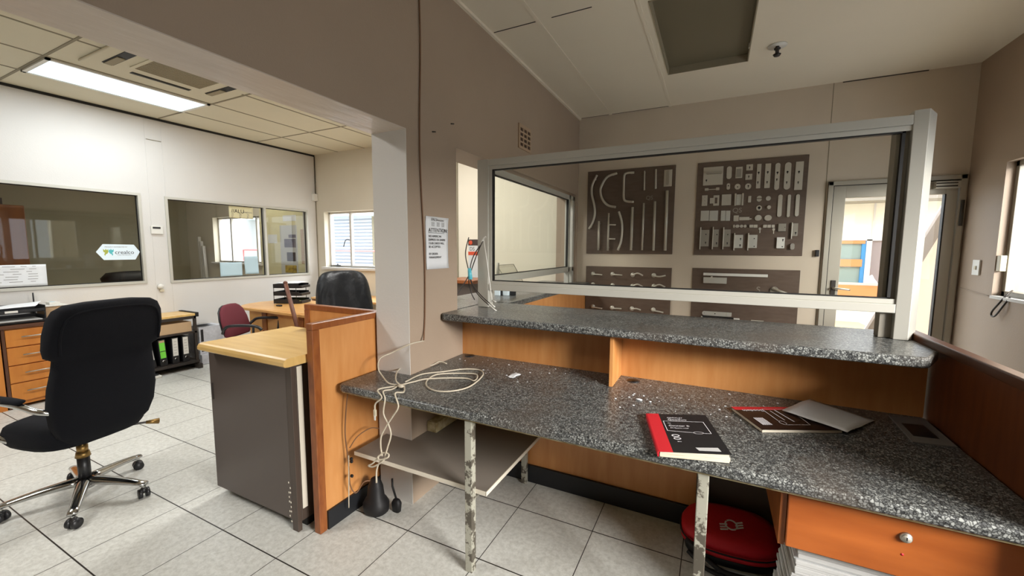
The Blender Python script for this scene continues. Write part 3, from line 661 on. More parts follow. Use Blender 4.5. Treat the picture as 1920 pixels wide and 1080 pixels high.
for (a, b_) in (((250, 606), (302, 608)), ((250, 712), (298, 713))):
    h = MB(); p, q_ = z4(*a), z4(*b_); h.tube([(p[0], YBD-0.035, p[1]), (q_[0], YBD-0.035, q_[1])], 0.009, 'brushed'); h.build('handle_branch', B1)
pull([(325, 508), (346, 580), (350, 650), (342, 730), (318, 797)], 0.013, B1)
pull([(428, 475), (416, 797)], 0.015, B1); pull([(512, 445), (498, 797)], 0.011, B1); pull([(595, 432), (583, 800)], 0.014, B1); pull([(686, 352), (670, 800)], 0.016, B1)
def plate_px(b, x0, y0, x1, y1, m='brushed', nm='cover_plate', dep=0.008, rad=0.0, holes_=(), conv=z4):
    xm, ym = (x0+x1)/2, (y0+y1)/2; a = conv(x0, ym)[0]; c_ = conv(x1, ym)[0]; zt = conv(xm, y0)[1]; zb = conv(xm, y1)[1]
    h = MB()
    if rad >= 1:                      # rounded ends / disc
        w_, hh = (c_-a)/2, (zt-zb)/2; r = min(w_, hh); cx, cz = (a+c_)/2, (zt+zb)/2; poly = []
        for k in range(24):
            t = 2*pi*k/24; poly.append((cx+(w_-r)*(1 if math.cos(t) > 0 else -1)+r*math.cos(t), cz+(hh-r)*(1 if math.sin(t) > 0 else -1)+r*math.sin(t)))
        M = Matrix(((1, 0, 0, 0), (0, 0, -1, YBD), (0, 1, 0, 0), (0, 0, 0, 1)))
        h.prism(poly, 0, dep, m, M)
    else: h.box(a, c_, YBD-dep, YBD, zb, zt, m)
    for (hx, hy, hr) in holes_:
        p = conv(hx, hy); h.cyl((p[0], YBD-dep-0.001, p[1]), (p[0], YBD-dep+0.002, p[1]), hr, 'gasket', 10)
        if hr > 0.006: h.box(p[0]-0.003, p[0]+0.003, YBD-dep-0.001, YBD-dep+0.001, p[1]-0.018, p[1], 'gasket')
    return h.build(nm, b, bevel=0.0015 if rad < 1 else 0)
plate_px(B1, 660, 193, 720, 318, nm='flush_pull'); plate_px(B1, 677, 200, 700, 308, m='satin_metal', nm='grip', rad=1, dep=0.02)
p = z4(523, 418); text('lettering', 'QS', 0.062, 'alu_dark', frame_M((p[0], YBD-0.001, p[1]), (1, 0, 0), (0, 0, 1)), B1, depth=0.004)

B2 = board('large brown display board of lock cases, hinges and keyhole plates', -0.214, 0.78, 1.474, 2.464)
plate_px(B2, 955, 172, 1103, 308, holes_=((978, 272, 0.008),), nm='lock_plate')
plate_px(B2, 978, 208, 1096, 226, m='satin_metal', nm='lever', rad=1, dep=0.03)
plate_px(B2, 1130, 168, 1168, 262, rad=1, nm='cover_plate'); plate_px(B2, 1197, 172, 1248, 255, nm='flush_pull'); plate_px(B2, 1204, 186, 1240, 248, m='alu_dark', nm='recess', dep=0.010)
plate_px(B2, 1277, 153, 1327, 198, holes_=((1302, 174, 0.007),), nm='keyhole_plate'); plate_px(B2, 1271, 225, 1321, 268, holes_=((1296, 242, 0.007),), nm='keyhole_plate')
plate_px(B2, 1130, 295, 1156, 342, rad=1, holes_=((1143, 314, 0.006),), nm='keyhole_plate')
plate_px(B2, 1190, 299, 1234, 341, rad=1, holes_=((1212, 322, 0.006),), nm='keyhole_rose'); plate_px(B2, 1268, 296, 1314, 340, rad=1, holes_=((1292, 314, 0.007),), nm='keyhole_rose')
for (x0, y0, x1, y1, r, h1, h2) in ((1354, 150, 1386, 332, 0, (1370, 214), (1364, 286)), (1416, 147, 1458, 330, 0, (1438, 210), (1433, 284)), (1491, 143, 1528, 344, 1, (1511, 214), (1506, 264)), (1562, 138, 1611, 341, 1, (1586, 209), (1580, 286)), (1642, 132, 1702, 344, 0, (1672, 208), (1666, 286))):
    plate_px(B2, x0, y0, x1, y1, rad=r, holes_=((*h1, 0.009), (*h2, 0.007)), nm='long_plate')
plate_px(B2, 966, 332, 994, 350, nm='hook_end'); plate_px(B2, 1050, 326, 1076, 346, nm='hook_end'); plate_px(B2, 994, 338, 1050, 343, nm='hook_rod', dep=0.012)
plate_px(B2, 944, 385, 985, 464, nm='hinge', holes_=((965, 400, 0.003), (965, 425, 0.003), (965, 450, 0.003)))
plate_px(B2, 1004, 405, 1032, 446, nm='strike_plate'); plate_px(B2, 1030, 385, 1073, 462, nm='strike_plate'); plate_px(B2, 1041, 402, 1060, 446, m='board_brown', nm='slot', dep=0.0095)
plate_px(B2, 1093, 378, 1163, 460, nm='hinge'); plate_px(B2, 1188, 372, 1202, 462, nm='bracket_arm', dep=0.02); plate_px(B2, 1204, 378, 1242, 458, nm='hinge', m='aluminium'); plate_px(B2, 1243, 370, 1256, 460, nm='bracket_arm', dep=0.02)
plate_px(B2, 1291, 390, 1313, 438, nm='stop')
plate_px(B2, 1356, 388, 1393, 432, rad=1, nm='coin_turn'); plate_px(B2, 1352, 407, 1397, 412, m='board_brown', nm='turn_slot', dep=0.012)
plate_px(B2, 1424, 391, 1461, 425, rad=1, nm='coin_turn'); plate_px(B2, 1352, 460, 1394, 500, rad=1, holes_=((1374, 478, 0.013),), nm='ring'); plate_px(B2, 1431, 462, 1460, 490, rad=1, nm='door_stop', dep=0.03)
plate_px(B2, 1340, 533, 1392, 576, rad=1, nm='rose_cap', dep=0.015); plate_px(B2, 1413, 533, 1467, 576, rad=1, nm='rose_cap', dep=0.015); plate_px(B2, 1350, 541, 1382, 568, rad=1, nm='rose_disc', m='aluminium', dep=0.02)
for (x0, y0, x1, y1) in ((1512, 380, 1545, 546), (1584, 380, 1607, 548), (1645, 378, 1674, 542)): plate_px(B2, x0, y0, x1, y1, nm='flush_bolt', rad=1, dep=0.012)
for (x0, x1) in ((935, 997), (1001, 1064), (1086, 1120), (1123, 1156)): plate_px(B2, x0, 500, x1, 576, nm='hinge_leaf', m='aluminium')
p = z4(1172, 515); text('lettering', 'QS', 0.07, 'alu_dark', frame_M((p[0], YBD-0.001, p[1]), (1, 0, 0), (0, 0, 1)), B2, depth=0.004)
plate_px(B2, 1182, 536, 1220, 578, nm='latch_box'); plate_px(B2, 1224, 548, 1300, 572, nm='latch_body', dep=0.015); plate_px(B2, 1300, 558, 1316, 566, nm='latch_tongue', dep=0.01)
for (xs, cyl) in ((((1178, 1192), (1195, 1225), (1228, 1254), (1258, 1278)), 1), (((1300, 1328), (1331, 1360)), 0), (((1402, 1430), (1434, 1460), (1466, 1488)), 0)):
    for (x0, x1) in xs: plate_px(B2, x0, 606, x1, 628, nm='cylinder', dep=0.02, rad=cyl)
for cx, cy in ((1379, 640), (1482, 645)): plate_px(B2, cx-10, cy-14, cx+10, cy+6, nm='key', rad=1); plate_px(B2, cx-4, cy+6, cx+3, cy+28, nm='key_blade', dep=0.005)
for (x0, y0, x1, y1, m_, hs) in ((935, 645, 997, 768, 'alu_dark', ((975, 678, 0.006), (972, 738, 0.007))), (1027, 642, 1068, 772, 'alu_dark', ((1057, 680, 0.006), (1054, 742, 0.007))), (1108, 642, 1156, 770, 'alu_dark', ((1138, 680, 0.006), (1134, 742, 0.007))), (1188, 682, 1250, 780, 'aluminium', ((1234, 710, 0.007), (1230, 758, 0.008))), (1294, 682, 1357, 780, 'aluminium', ((1336, 710, 0.006), (1335, 768, 0.006))), (1503, 700, 1563, 782, 'white_plastic', ((1550, 718, 0.007), (1545, 770, 0.006))), (1515, 598, 1572, 655, 'alu_dark', ((1565, 625, 0.004),)), (1622, 596, 1661, 690, 'alu_dark', ((1645, 666, 0.008),))):
    plate_px(B2, x0, y0, x1, y1, m_, 'lock_case', 0.022, 0, hs)
for (x0, y0, x1, y1) in ((928, 625, 936, 790), (1022, 622, 1029, 790), (1100, 625, 1108, 790), (1182, 668, 1190, 798), (1286, 668, 1294, 798), (1612, 590, 1620, 712)): plate_px(B2, x0, y0, x1, y1, nm='forend', dep=0.026)
plate_px(B2, 1604, 745, 1636, 792, 'satin_metal', 'cylinder', 0.03, 1)

B3 = board('brown display board of twelve lever door handles below the curved pulls', -1.430, -0.434, 0.725, 1.322)
z9 = lambda cx, cy: wp(1080+cx/9.6, 500+cy/9.6)
for (cx, cy, ex, ey, bow) in ((305, 128, 488, 145, 0), (658, 135, 845, 150, 0), (1022, 148, 1215, 158, 22), (1400, 155, 1620, 155, -12), (305, 318, 490, 348, 0), (655, 335, 845, 360, 0), (1015, 350, 1215, 360, 25), (1400, 352, 1610, 362, 22), (303, 715, 485, 745, 0), (648, 740, 830, 750, 0), (1005, 755, 1175, 772, 10), (1390, 775, 1580, 818, 0)):
    p = z9(cx, cy); q_ = z9(ex, ey); h = MB(); h.cyl((p[0], YBD, p[1]), (p[0], YBD-0.008, p[1]), 0.026, 'brushed', 18); h.cyl((p[0], YBD-0.008, p[1]), (p[0], YBD-0.045, p[1]), 0.009, 'brushed')
    mx_ = (p[0]+q_[0])/2; mz = (p[1]+q_[1])/2+bow*0.0011
    h.tube(spline([(p[0]-0.004, YBD-0.045, p[1]-0.004), (mx_, YBD-0.05, mz), (q_[0], YBD-0.045, q_[1])]), 0.0085, 'brushed'); h.build('lever_handle', B3)
B4 = board('brown display board with a white door closer arm and lock parts', -0.216, 0.776, 0.728, 1.329)
z5 = lambda cx, cy: wp(1080+cx/4, 470+cy/4)
plate_px(B4, 955, 172, 1438, 192, 'white_plastic', 'closer_rail', 0.02, 0, conv=z5); plate_px(B4, 955, 200, 1130, 244, 'aluminium', 'closer_body', 0.035, 0, conv=z5)
plate_px(B4, 1010, 190, 1024, 202, 'brushed', 'closer_pin', 0.03, 0, conv=z5)
a, b_ = z5(1480, 285), z5(1620, 335); h = MB(); h.tube([(a[0], YBD-0.03, a[1]), (b_[0], YBD-0.03, b_[1])], 0.011, 'brushed'); h.cyl((a[0], YBD, a[1]), (a[0], YBD-0.03, a[1]), 0.014, 'brushed'); h.cyl((b_[0], YBD, b_[1]), (b_[0], YBD-0.03, b_[1]), 0.008, 'brushed'); h.build('closer_arm', B4)
plate_px(B4, 1455, 270, 1520, 325, 'alu_dark', 'arm_disc', 0.01, 1, conv=z5)
plate_px(B4, 945, 458, 1166, 490, 'aluminium', 'pivot_strap', 0.015, 1, conv=z5, holes_=((962, 466, 0.003), (1042, 472, 0.006), (1145, 478, 0.003)))
plate_px(B4, 1128, 464, 1166, 494, 'aluminium', 'pivot_end', 0.018, 0, conv=z5)
plate_px(B4, 946, 494, 1180, 556, 'gasket', 'floor_spring', 0.04, 0, conv=z5); plate_px(B4, 936, 488, 948, 540, 'aluminium', 'spring_flange', 0.045, 0, conv=z5); plate_px(B4, 1180, 506, 1224, 556, 'white_plastic', 'spring_cover', 0.045, 0, conv=z5)
plate_px(B4, 1312, 522, 1406, 552, 'brushed', 'patch_fitting', 0.025, 0, conv=z5); plate_px(B4, 1308, 556, 1408, 566, 'brushed', 'patch_fitting', 0.025, 0, conv=z5)
p = z5(1350, 312); text('lettering', 'S', 0.085, 'alu_dark', frame_M((p[0], YBD-0.001, p[1]), (1, 0, 0), (0, 0, 1)), B4, depth=0.004)

# right wall fittings
sw = thing('light_switch', 'white light switch on the right wall beside the door', 'switch', (XR, 4.69, 1.34))
MB().box(XR-0.012, XR, 4.64, 4.74, 1.335, 1.46, 'white_plastic').build('plate', sw, bevel=0.003); MB().box(XR-0.018, XR-0.012, 4.675, 4.70, 1.38, 1.41, 'beige_plastic').build('rocker', sw)
MBc = MB(); MBc.tube(spline([(XR-0.004, 4.95, 1.215), (XR-0.004, 4.7, 1.195), (XR-0.004, 4.47, 1.185)]), 0.004, 'wall_paint', 6); tag(MBc.build('surface_wire'), 'thin wire running from the door to the window on the right wall', 'cable')

# ------------------------------------------------------------------ things on the granite desk
def quad_M(p0, p1, p3):      # origin p0, x towards p1, y towards p3 (orthogonalised)
    return frame_M(p0, Vector(p1)-Vector(p0), Vector(p3)-Vector(p0))
def counter_book():
    a = Vector((-0.145, 1.472, 0.80)); an = math.radians(15); ex = Vector((math.cos(an), math.sin(an), 0)); ey = Vector((-math.sin(an), math.cos(an), 0))
    w_, h_ = 0.238, 0.345; TH = lambda x: 0.55+0.45*x/w_
    M = Matrix(((ex.x, ey.x, 0, a.x), (ex.y, ey.y, 0, a.y), (0.031*0.45/w_, 0, 1, a.z-0.0336+0.0336*0.55), (0, 0, 0, 1)))
    t = thing('counter_book', 'worn black counter book with a red spine near the desk edge', 'book', a)
    def slab(b, x0, x1, y0, y1, z0, z1, m):
        vs = [a+ex*x+ey*y+Vector((0, 0, z*TH(x))) for x in (x0, x1) for y in (y0, y1) for z in (z0, z1)]
        b.add(vs, [(0, 1, 3, 2), (4, 6, 7, 5), (0, 4, 5, 1), (2, 3, 7, 6), (0, 2, 6, 4), (1, 5, 7, 3)], m)
    b = MB()
    for i in range(9):
        j = random.uniform(-0.003, 0.003); slab(b, 0.004, w_-0.004+j-0.0003*i, 0.004+j, h_-0.005, 0.002+i*0.0032, 0.002+(i+1)*0.0032-0.0005, 'pages')
    b.build('pages', t)
    b = MB(); slab(b, 0, w_, 0.004, h_, 0.0312, 0.0332, 'black_cover'); b.build('cover', t)
    b = MB(); slab(b, -0.003, 0.048, 0.002, h_+0.001, 0.0333, 0.0342, 'red_cover'); slab(b, -0.004, 0.0, 0.002, h_+0.001, 0.001, 0.0342, 'red_cover'); b.build('spine', t)
    b = MB(); slab(b, 0.0, w_, 0.002, h_, 0.0, 0.0018, 'black_cover'); b.build('back_cover', t)
    Mt = M @ Matrix.Translation((-0.012, 0.008, 0.0337))
    T = lambda s, x, y, sz: text('lettering', s, sz, 'white_ink', Mt @ Matrix.Translation((x, y, 0)), t)
    T('CROXLEY', 0.088, 0.293, 0.014); T('Goodwin', 0.088, 0.272, 0.021); T('No', 0.082, 0.240, 0.009); T('Counter Book', 0.082, 0.213, 0.018); T('A4 Quarto ruled', 0.085, 0.195, 0.010); T('feint', 0.09, 0.077, 0.008)
    k = MB()
    P = [(0.068, 0.262), (0.222, 0.262), (0.226, 0.155), (0.196, 0.155)]
    def seg(p, q_, w2=0.0012):
        d = Vector((q_[0]-p[0], q_[1]-p[1])); n = Vector((-d.y, d.x)).normalized()*w2
        k.add([Mt @ Vector((p[0]+n.x, p[1]+n.y, 0.0006)), Mt @ Vector((q_[0]+n.x, q_[1]+n.y, 0.0006)), Mt @ Vector((q_[0]-n.x, q_[1]-n.y, 0.0006)), Mt @ Vector((p[0]-n.x, p[1]-n.y, 0.0006))], [(0, 1, 2, 3)], 'white_ink')
    for i in range(3): seg(P[i], P[i+1])
    seg((0.068, 0.262), (0.070, 0.170)); seg((0.070, 0.170), (0.165, 0.158))
    R = [(0.181+0.018*math.cos(2*pi*i/14), 0.158+0.009*math.sin(2*pi*i/14)) for i in range(15)]
    for i in range(14): seg(R[i], R[i+1], 0.001)
    for (cx, cy, r) in ((0.092, 0.128, 0.013), (0.094, 0.104, 0.012)):
        R = [(cx+r*math.cos(2*pi*i/10), cy+r*0.7*math.sin(2*pi*i/10)) for i in range(11)]
        for i in range(10): seg(R[i], R[i+1], 0.0022)
    k.build('cover_print', t)
    MB().add([Mt @ Vector(v) for v in ((0.150, 0.012, 0.0008), (0.222, 0.012, 0.0008), (0.218, 0.040, 0.0008), (0.142, 0.035, 0.0008))], [(0, 1, 2, 3)], 'grey_paper').build('label', t)
counter_book()
def second_book():
    a = Vector((0.203, 1.862, 0.80)); t = thing('counter_book', 'thin dark counter book lying under the loose grey sheet', 'book', a)
    M = frame_M(a, Vector((0.29, 0.142, 0)), Vector((-0.10, 0.22, 0)))     # x along near edge
    w_, h_ = 0.325, 0.235
    MB().box(0.002, w_-0.003, 0.002, h_-0.004, 0.001, 0.0125, 'pages', M).build('pages', t)
    MB().box(0, w_, 0, h_, 0.0125, 0.0137, 'brown_cover', M).build('cover', t); MB().box(0, w_, 0, h_, 0, 0.001, 'brown_cover', M).build('back_cover', t)
    MB().box(0, w_, h_-0.03, h_+0.002, 0.0137, 0.0145, 'red_cover', M).build('spine', t)
    Mt = M @ Matrix.Translation((0, 0, 0.0145)); Mr = Mt @ Matrix.Rotation(-pi/2, 4, 'Z')
    text('lettering', 'Goodwin', 0.026, 'white_ink', Mt @ Matrix.Translation((0.058, 0.205, 0)) @ Matrix.Rotation(pi, 4, 'Z') @ Matrix.Translation((-0.07, 0, 0)), t)
    k = MB()
    for i in range(5): k.box(0.030+i*0.0085, 0.036+i*0.0085, 0.045, 0.115, 0.0001, 0.0006, 'white_ink', Mt)
    def ln(x0, y0, x1, y1, w2=0.0012):
        d = Vector((x1-x0, y1-y0)); n = Vector((-d.y, d.x)).normalized()*w2
        k.add([Mt @ Vector((x0+n.x, y0+n.y, 0.0006)), Mt @ Vector((x1+n.x, y1+n.y, 0.0006)), Mt @ Vector((x1-n.x, y1-n.y, 0.0006)), Mt @ Vector((x0-n.x, y0-n.y, 0.0006))], [(0, 1, 2, 3)], 'white_ink')
    ln(0.125, 0.21, 0.118, 0.085, 0.0016); ln(0.130, 0.045, 0.225, 0.045); ln(0.225, 0.045, 0.25, 0.21); ln(0.125, 0.21, 0.25, 0.21); ln(0.150, 0.19, 0.150, 0.09, 0.002); ln(0.175, 0.2, 0.180, 0.075, 0.003)
    R = [(0.125+0.012*math.cos(2*pi*i/12), 0.065+0.018*math.sin(2*pi*i/12)) for i in range(13)]
    for i in range(12): ln(*R[i], *R[i+1])
    k.build('cover_print', t)
second_book()
def sheet(name, corners, m, label, cat, bow=0.006, N=8, th=0.0006, group=None):
    c = [Vector(p) for p in corners]; vs = []; fs = []
    for i in range(N+1):
        for j in range(N+1):
            u, v = i/N, j/N; p = (c[0]*(1-u)+c[1]*u)*(1-v)+(c[3]*(1-u)+c[2]*u)*v
            p = p + Vector((0.003*math.sin(v*9)*(u in (0, 1)), 0.003*math.sin(u*11)*(v in (0, 1)), bow*math.sin(pi*u)*math.sin(pi*v)+0.0012*math.sin(7*u+4*v)+0.0012)); vs.append(p)
    for i in range(N):
        for j in range(N): fs.append((i*(N+1)+j, (i+1)*(N+1)+j, (i+1)*(N+1)+j+1, i*(N+1)+j+1))
    o = MB().add(vs, fs, m, True).build(name); s = o.modifiers.new('s', 'SOLIDIFY'); s.thickness = th; s.offset = 1
    if label: tag(o, label, cat, group)
    return o
sheet('loose_sheet', [(0.500, 1.975, 0.817), (0.650, 2.215, 0.803), (0.438, 2.335, 0.822), (0.300, 2.118, 0.819)], 'paper', 'loose grey-white sheet of paper lying half over the dark book', 'paper', 0.012)
b = MB(); P = [(0.712, 2.025), (0.845, 2.046), (0.85, 2.335), (0.724, 2.31)]; b.prism(P, 0.8002, 0.806, 'ink_grey'); bo = b.build('booklet', origin=(0.78, 2.17, 0.80)); tag(bo, 'flat pale booklet in the dark right corner of the desk', 'booklet')  # pale cover coloured grey to stand in for the corner's shade
k = MB().prism([(0.735, 2.09), (0.815, 2.10), (0.815, 2.24), (0.74, 2.225)], 0.8061, 0.8066, 'black_cover'); k.build('cover_picture', bo)
sheet('paper_slip', [(-1.035, 2.028, 0.8005), (-0.995, 2.022, 0.8005), (-0.985, 2.105, 0.8005), (-1.03, 2.128, 0.8005)], 'paper', 'small white paper slip on the granite near the coiled cable', 'paper', 0.004)
for i, (x, y, r, lb) in enumerate(((1154, 748, 0.007, 'upright white plaster crumb in front of the desk divider'), (1198, 750, 0.010, 'long white plaster crumb between two others on the granite'), (1219, 754, 0.008, 'white plaster crumb nearest the red spined book'))):
    p = atz(x, y, 0.80); o = MB().ball((p.x, p.y, p.z+r*0.35), r, 'paper', 8, (1.7 if i == 1 else 0.8, 0.7, 0.4)).build('plaster_crumb'); tag(o, lb, 'crumb', 'plaster crumbs')
db = MB(); random.seed(11)
for i in range(150):
    u = random.random(); px_, py_ = (random.uniform(780, 1120), random.uniform(672, 720)) if i < 60 else (random.uniform(1150, 1600), 0)
    if i >= 60: py_ = 712+(px_-1150)*0.1+random.uniform(4, 52)
    p = atz(px_, py_, 0.80); r = random.choice([0.0012, 0.0015, 0.002, 0.003])
    if -1.5 < p.x < 0.8 and 1.55 < p.y < 2.33: db.box(p.x-r*1.4, p.x+r*1.4, p.y-r, p.y+r, 0.80, 0.80+r*0.8, 'paper')
tag(db.build('debris', origin=(0, 2, 0.8)), 'fine white plaster debris scattered over the granite desk', 'debris', kind='stuff')

# ivory network cable: down from the wall, over the desk, knotted and hanging
c = MB(); Z = 0.806
A_ = lambda x, y, z=Z: atz(x, y, z)
seg1 = [Vector((WX+0.03, 1.90, 0.985)), atx(770, 645, -1.55), aty(738, 660, 1.77), aty(713, 672, 1.70), aty(709, 690, 1.66), A_(716, 704, 0.83), A_(728, 718, 0.81), A_(745, 722)]
c.tube(spline(seg1, 6), 0.0042, 'ivory_cable', 7)
c.tube(spline([A_(750, 722), A_(742, 712, 0.82), A_(746, 695, 0.825), A_(765, 684), A_(785, 682), A_(808, 685), A_(824, 678, 0.815), A_(838, 682)], 6), 0.0042, 'ivory_cable', 7)
c.tube(spline([A_(752, 722), A_(775, 716), A_(805, 710, 0.812), A_(870, 709), A_(890, 714), A_(893, 702, 0.812), A_(860, 700), A_(820, 702, 0.812), A_(802, 712), A_(800, 724), A_(818, 733), A_(850, 733), A_(882, 724), A_(905, 704, 0.812), A_(900, 694), A_(870, 692), A_(830, 697), A_(790, 702), A_(760, 716)], 6), 0.0042, 'ivory_cable', 7)
HY = 1.492
hang = lambda x, y, d=0.0: aty(x, y, HY-d)
c.tube(spline([A_(748, 722), A_(735, 730, 0.81), Vector((-1.47, 1.505, 0.812)), hang(722, 748), hang(719, 775), hang(728, 795), hang(733, 815), hang(727, 838), hang(722, 855)], 6), 0.0042, 'ivory_cable', 7)
c.tube(spline([A_(758, 722), A_(757, 735, 0.81), Vector((-1.395, 1.508, 0.812)), hang(747, 762), hang(737, 780), hang(725, 798), hang(715, 818), hang(714, 838), hang(717, 855)], 6), 0.0042, 'ivory_cable', 7)
c.tube(spline([A_(742, 724), Vector((-1.51, 1.51, 0.812)), hang(716, 745), hang(704, 757), hang(703, 770)], 6), 0.0042, 'ivory_cable', 7)
c.tube(spline([hang(718, 852), hang(709, 856, 0.01), hang(712, 862, 0.015), hang(727, 858, 0.01), hang(728, 851), hang(716, 850), hang(700, 868, 0.01), hang(691, 873, 0.01), hang(700, 875, 0.01), hang(716, 866, 0.01), hang(724, 856)], 6), 0.0042, 'ivory_cable', 7)
c.tube(spline([hang(716, 862), hang(709, 872), hang(706, 885), hang(706, 905)], 6), 0.0045, 'ivory_cable', 7)
c.ball(A_(752, 724, 0.812), 0.016, 'ivory_cable', 8, (1.2, 0.9, 0.7))
o = c.build('network_cable', origin=(-1.3, 1.8, 0.8)); tag(o, 'tangled ivory network cable knotted on the granite and hanging over its edge', 'cable')
WORLD_O[o.name] = Vector((-1.3, 1.8, 0.8)); p = hang(703, 768); k = MB(); k.box(p.x-0.007, p.x+0.007, p.y-0.005, p.y+0.005, p.z-0.035, p.z, 'beige_plastic'); k.box(p.x-0.003, p.x+0.008, p.y-0.006, p.y-0.003, p.z-0.055, p.z-0.03, 'white_plastic'); k.build('plug', o, bevel=0.001)

# cables and adaptor on the floor between the panel and the pier
k = MB(); bx, by = -1.70, 1.66
k.loft([sup(bx, by, z, a, a*0.85, 20, 2.4) for (z, a) in ((0.0, 0.055), (0.012, 0.072), (0.06, 0.076), (0.085, 0.062), (0.10, 0.05), (0.16, 0.043), (0.205, 0.026), (0.215, 0.010))], 'bag_black')
tag(k.build('power_adaptor'), 'black rounded adaptor block standing on the floor behind the partition panel', 'adaptor')
k = MB(); k.loft([sup(-1.60, 1.72, z, a, a*0.7, 14, 3) for (z, a) in ((0.0, 0.025), (0.05, 0.03), (0.07, 0.02), (0.075, 0.012))], 'bag_black'); k.tube([(-1.60, 1.72, 0.07), (-1.61, 1.70, 0.16), (-1.62, 1.71, 0.2)], 0.006, 'bag_black')
tag(k.build('power_plug'), 'small black plug on the floor against the pier foot', 'plug')
k = MB()
k.tube(spline([(-1.775, 1.55, 0.742), (-1.79, 1.545, 0.62), (-1.795, 1.54, 0.50), (-1.79, 1.545, 0.40), (-1.775, 1.54, 0.30), (-1.78, 1.55, 0.20), (-1.76, 1.57, 0.15), (-1.73, 1.60, 0.205), (-1.71, 1.63, 0.205)], 6), 0.0035, 'brown_cable', 6)
k.tube(spline([(-1.778, 1.552, 0.42), (-1.765, 1.60, 0.47), (-1.73, 1.66, 0.50), (-1.70, 1.70, 0.49)], 6), 0.003, 'brown_cable', 6)
k.tube(spline([(-1.78, 1.545, 0.38), (-1.77, 1.53, 0.2), (-1.775, 1.53, 0.08)], 6), 0.003, 'ivory_cable', 6)
for z in (0.36, 0.345, 0.26): k.ball((-1.765, 1.55, z), 0.012, 'bag_black', 6, (1, 0.7, 0.8))
tag(k.build('loose_wires'), 'thin brown and white wires hanging behind the left desk edge', 'cable')

# bundle of cable ties on the ledge end
ct = thing('cable_tie_bundle', 'bundle of long dark wires held by blue tape, fanned out beside the screen post', 'wires', (-1.48, 2.44, 1.12))
q = lambda x, y, Y: aty(x, y, Y)
k = MB(); 
for pts in ([q(843, 576, 2.30), q(862, 545, 2.36), q(880, 515, 2.40), q(886, 500, 2.42), q(895, 475, 2.42), q(905, 452, 2.42)],
            [q(879, 445, 2.40), q(874, 465, 2.40), q(873, 480, 2.40), q(877, 500, 2.40), q(883, 520, 2.40)],
            [q(931, 583, 2.37), q(912, 568, 2.38), q(893, 548, 2.39), q(882, 525, 2.40), q(882, 500, 2.41), q(888, 480, 2.42), q(900, 460, 2.42)],
            [q(925, 574, 2.40), q(908, 560, 2.40), q(890, 540, 2.40), q(881, 520, 2.40)], [q(890, 562, 2.43), q(884, 550, 2.42), q(879, 530, 2.41), q(881, 515, 2.40)]):
    k.tube(spline(pts, 6), 0.0036, 'dark_metal', 6)
k.build('wires', ct)
k = MB(); k.tube([q(932, 584, 2.37), q(917, 572, 2.378)], 0.005, 'white_plastic', 6); k.tube([q(928, 576, 2.40), q(919, 568, 2.40)], 0.005, 'white_plastic', 6); k.tube(spline([q(903, 454, 2.42), q(908, 446, 2.42), q(911, 444, 2.42)]), 0.005, 'white_plastic', 6); k.build('white_ends', ct)
k = MB(); k.cyl(q(882, 524, 2.40), q(880, 503, 2.40), 0.016, 'tape_blue', 12, r2=0.012); k.build('tape', ct)
k = MB(); k.tube([q(907, 449, 2.425), q(913, 490, 2.43), q(920, 545, 2.435), q(922, 566, 2.44)], [0.003, 0.0035, 0.004, 0.005], 'white_plastic', 8); k.tube([q(922, 563, 2.44), q(930, 566, 2.43)], 0.004, 'white_plastic', 8)
tag(k.build('white_strip'), 'white plastic strip leaning on the screen post beside the dark wires', 'strip')
for i, (x, w_, m_, lb, z1) in enumerate(((936, 0.05, 'sticker_white', 'left white box of the small boxes standing under the hatch glazing', 0.06), (944, 0.012, 'black_plastic', 'thin black stapler between the white boxes under the hatch glazing', 0.058), (952, 0.055, 'sticker_white', 'right white box of the small boxes standing under the hatch glazing', 0.06), (964, 0.04, 'black_plastic', 'black tape holder at the right of the white boxes under the hatch glazing', 0.045))):
    p = atz(x, 556, 1.121); tag(MB().box(p.x-w_/2-0.05, p.x+w_/2-0.05, p.y+0.05, p.y+0.10, 1.121, 1.121+z1, m_).build(['white_box', 'stapler', 'white_box', 'tape_holder'][i], bevel=0.004), lb, 'box')

# red first aid bag
bg_ = thing('first_aid_bag', 'red and black soft first aid bag with white emblem on the floor under the desk', 'bag', (0.13, 2.19, 0), math.radians(4), local=True)
def bagring(z, a, b_, dy=0.0, tilt=0.0):
    return [Vector((v.x, v.y+dy, v.z+tilt*(-v.y))) for v in sup(0, 0, z, a, b_, 32, 2.6)]
TL = -0.3
k = MB(); k.loft([bagring(z, a, b_, dy) for (z, a, b_, dy) in ((0.012, 0.17, 0.085, -0.01), (0.03, 0.20, 0.105, -0.01), (0.075, 0.215, 0.115, 0.0))], 'bag_black'); k.build('base', bg_)
k = MB(); k.loft([bagring(z, a, b_, dy, tl) for (z, a, b_, dy, tl) in ((0.075, 0.216, 0.116, 0, 0), (0.095, 0.224, 0.125, 0, -0.2), (0.115, 0.226, 0.115, 0, TL), (0.125, 0.220, 0.11, 0, TL))], 'bag_red'); k.build('gusset', bg_)
k = MB(); k.loft([bagring(z, a, b_, dy, TL) for (z, a, b_, dy) in ((0.125, 0.220, 0.110, 0), (0.145, 0.222, 0.112, 0), (0.168, 0.205, 0.115, 0), (0.18, 0.16, 0.09, 0), (0.184, 0.08, 0.045, 0), (0.184, 0.01, 0.008, 0))], 'bag_red'); k.build('lid', bg_)
k = MB(); r = bagring(0.122, 0.226, 0.116, 0, TL); k.tube(r+[r[0]], 0.004, 'bag_black', 6, cap=False); k.build('zip', bg_)
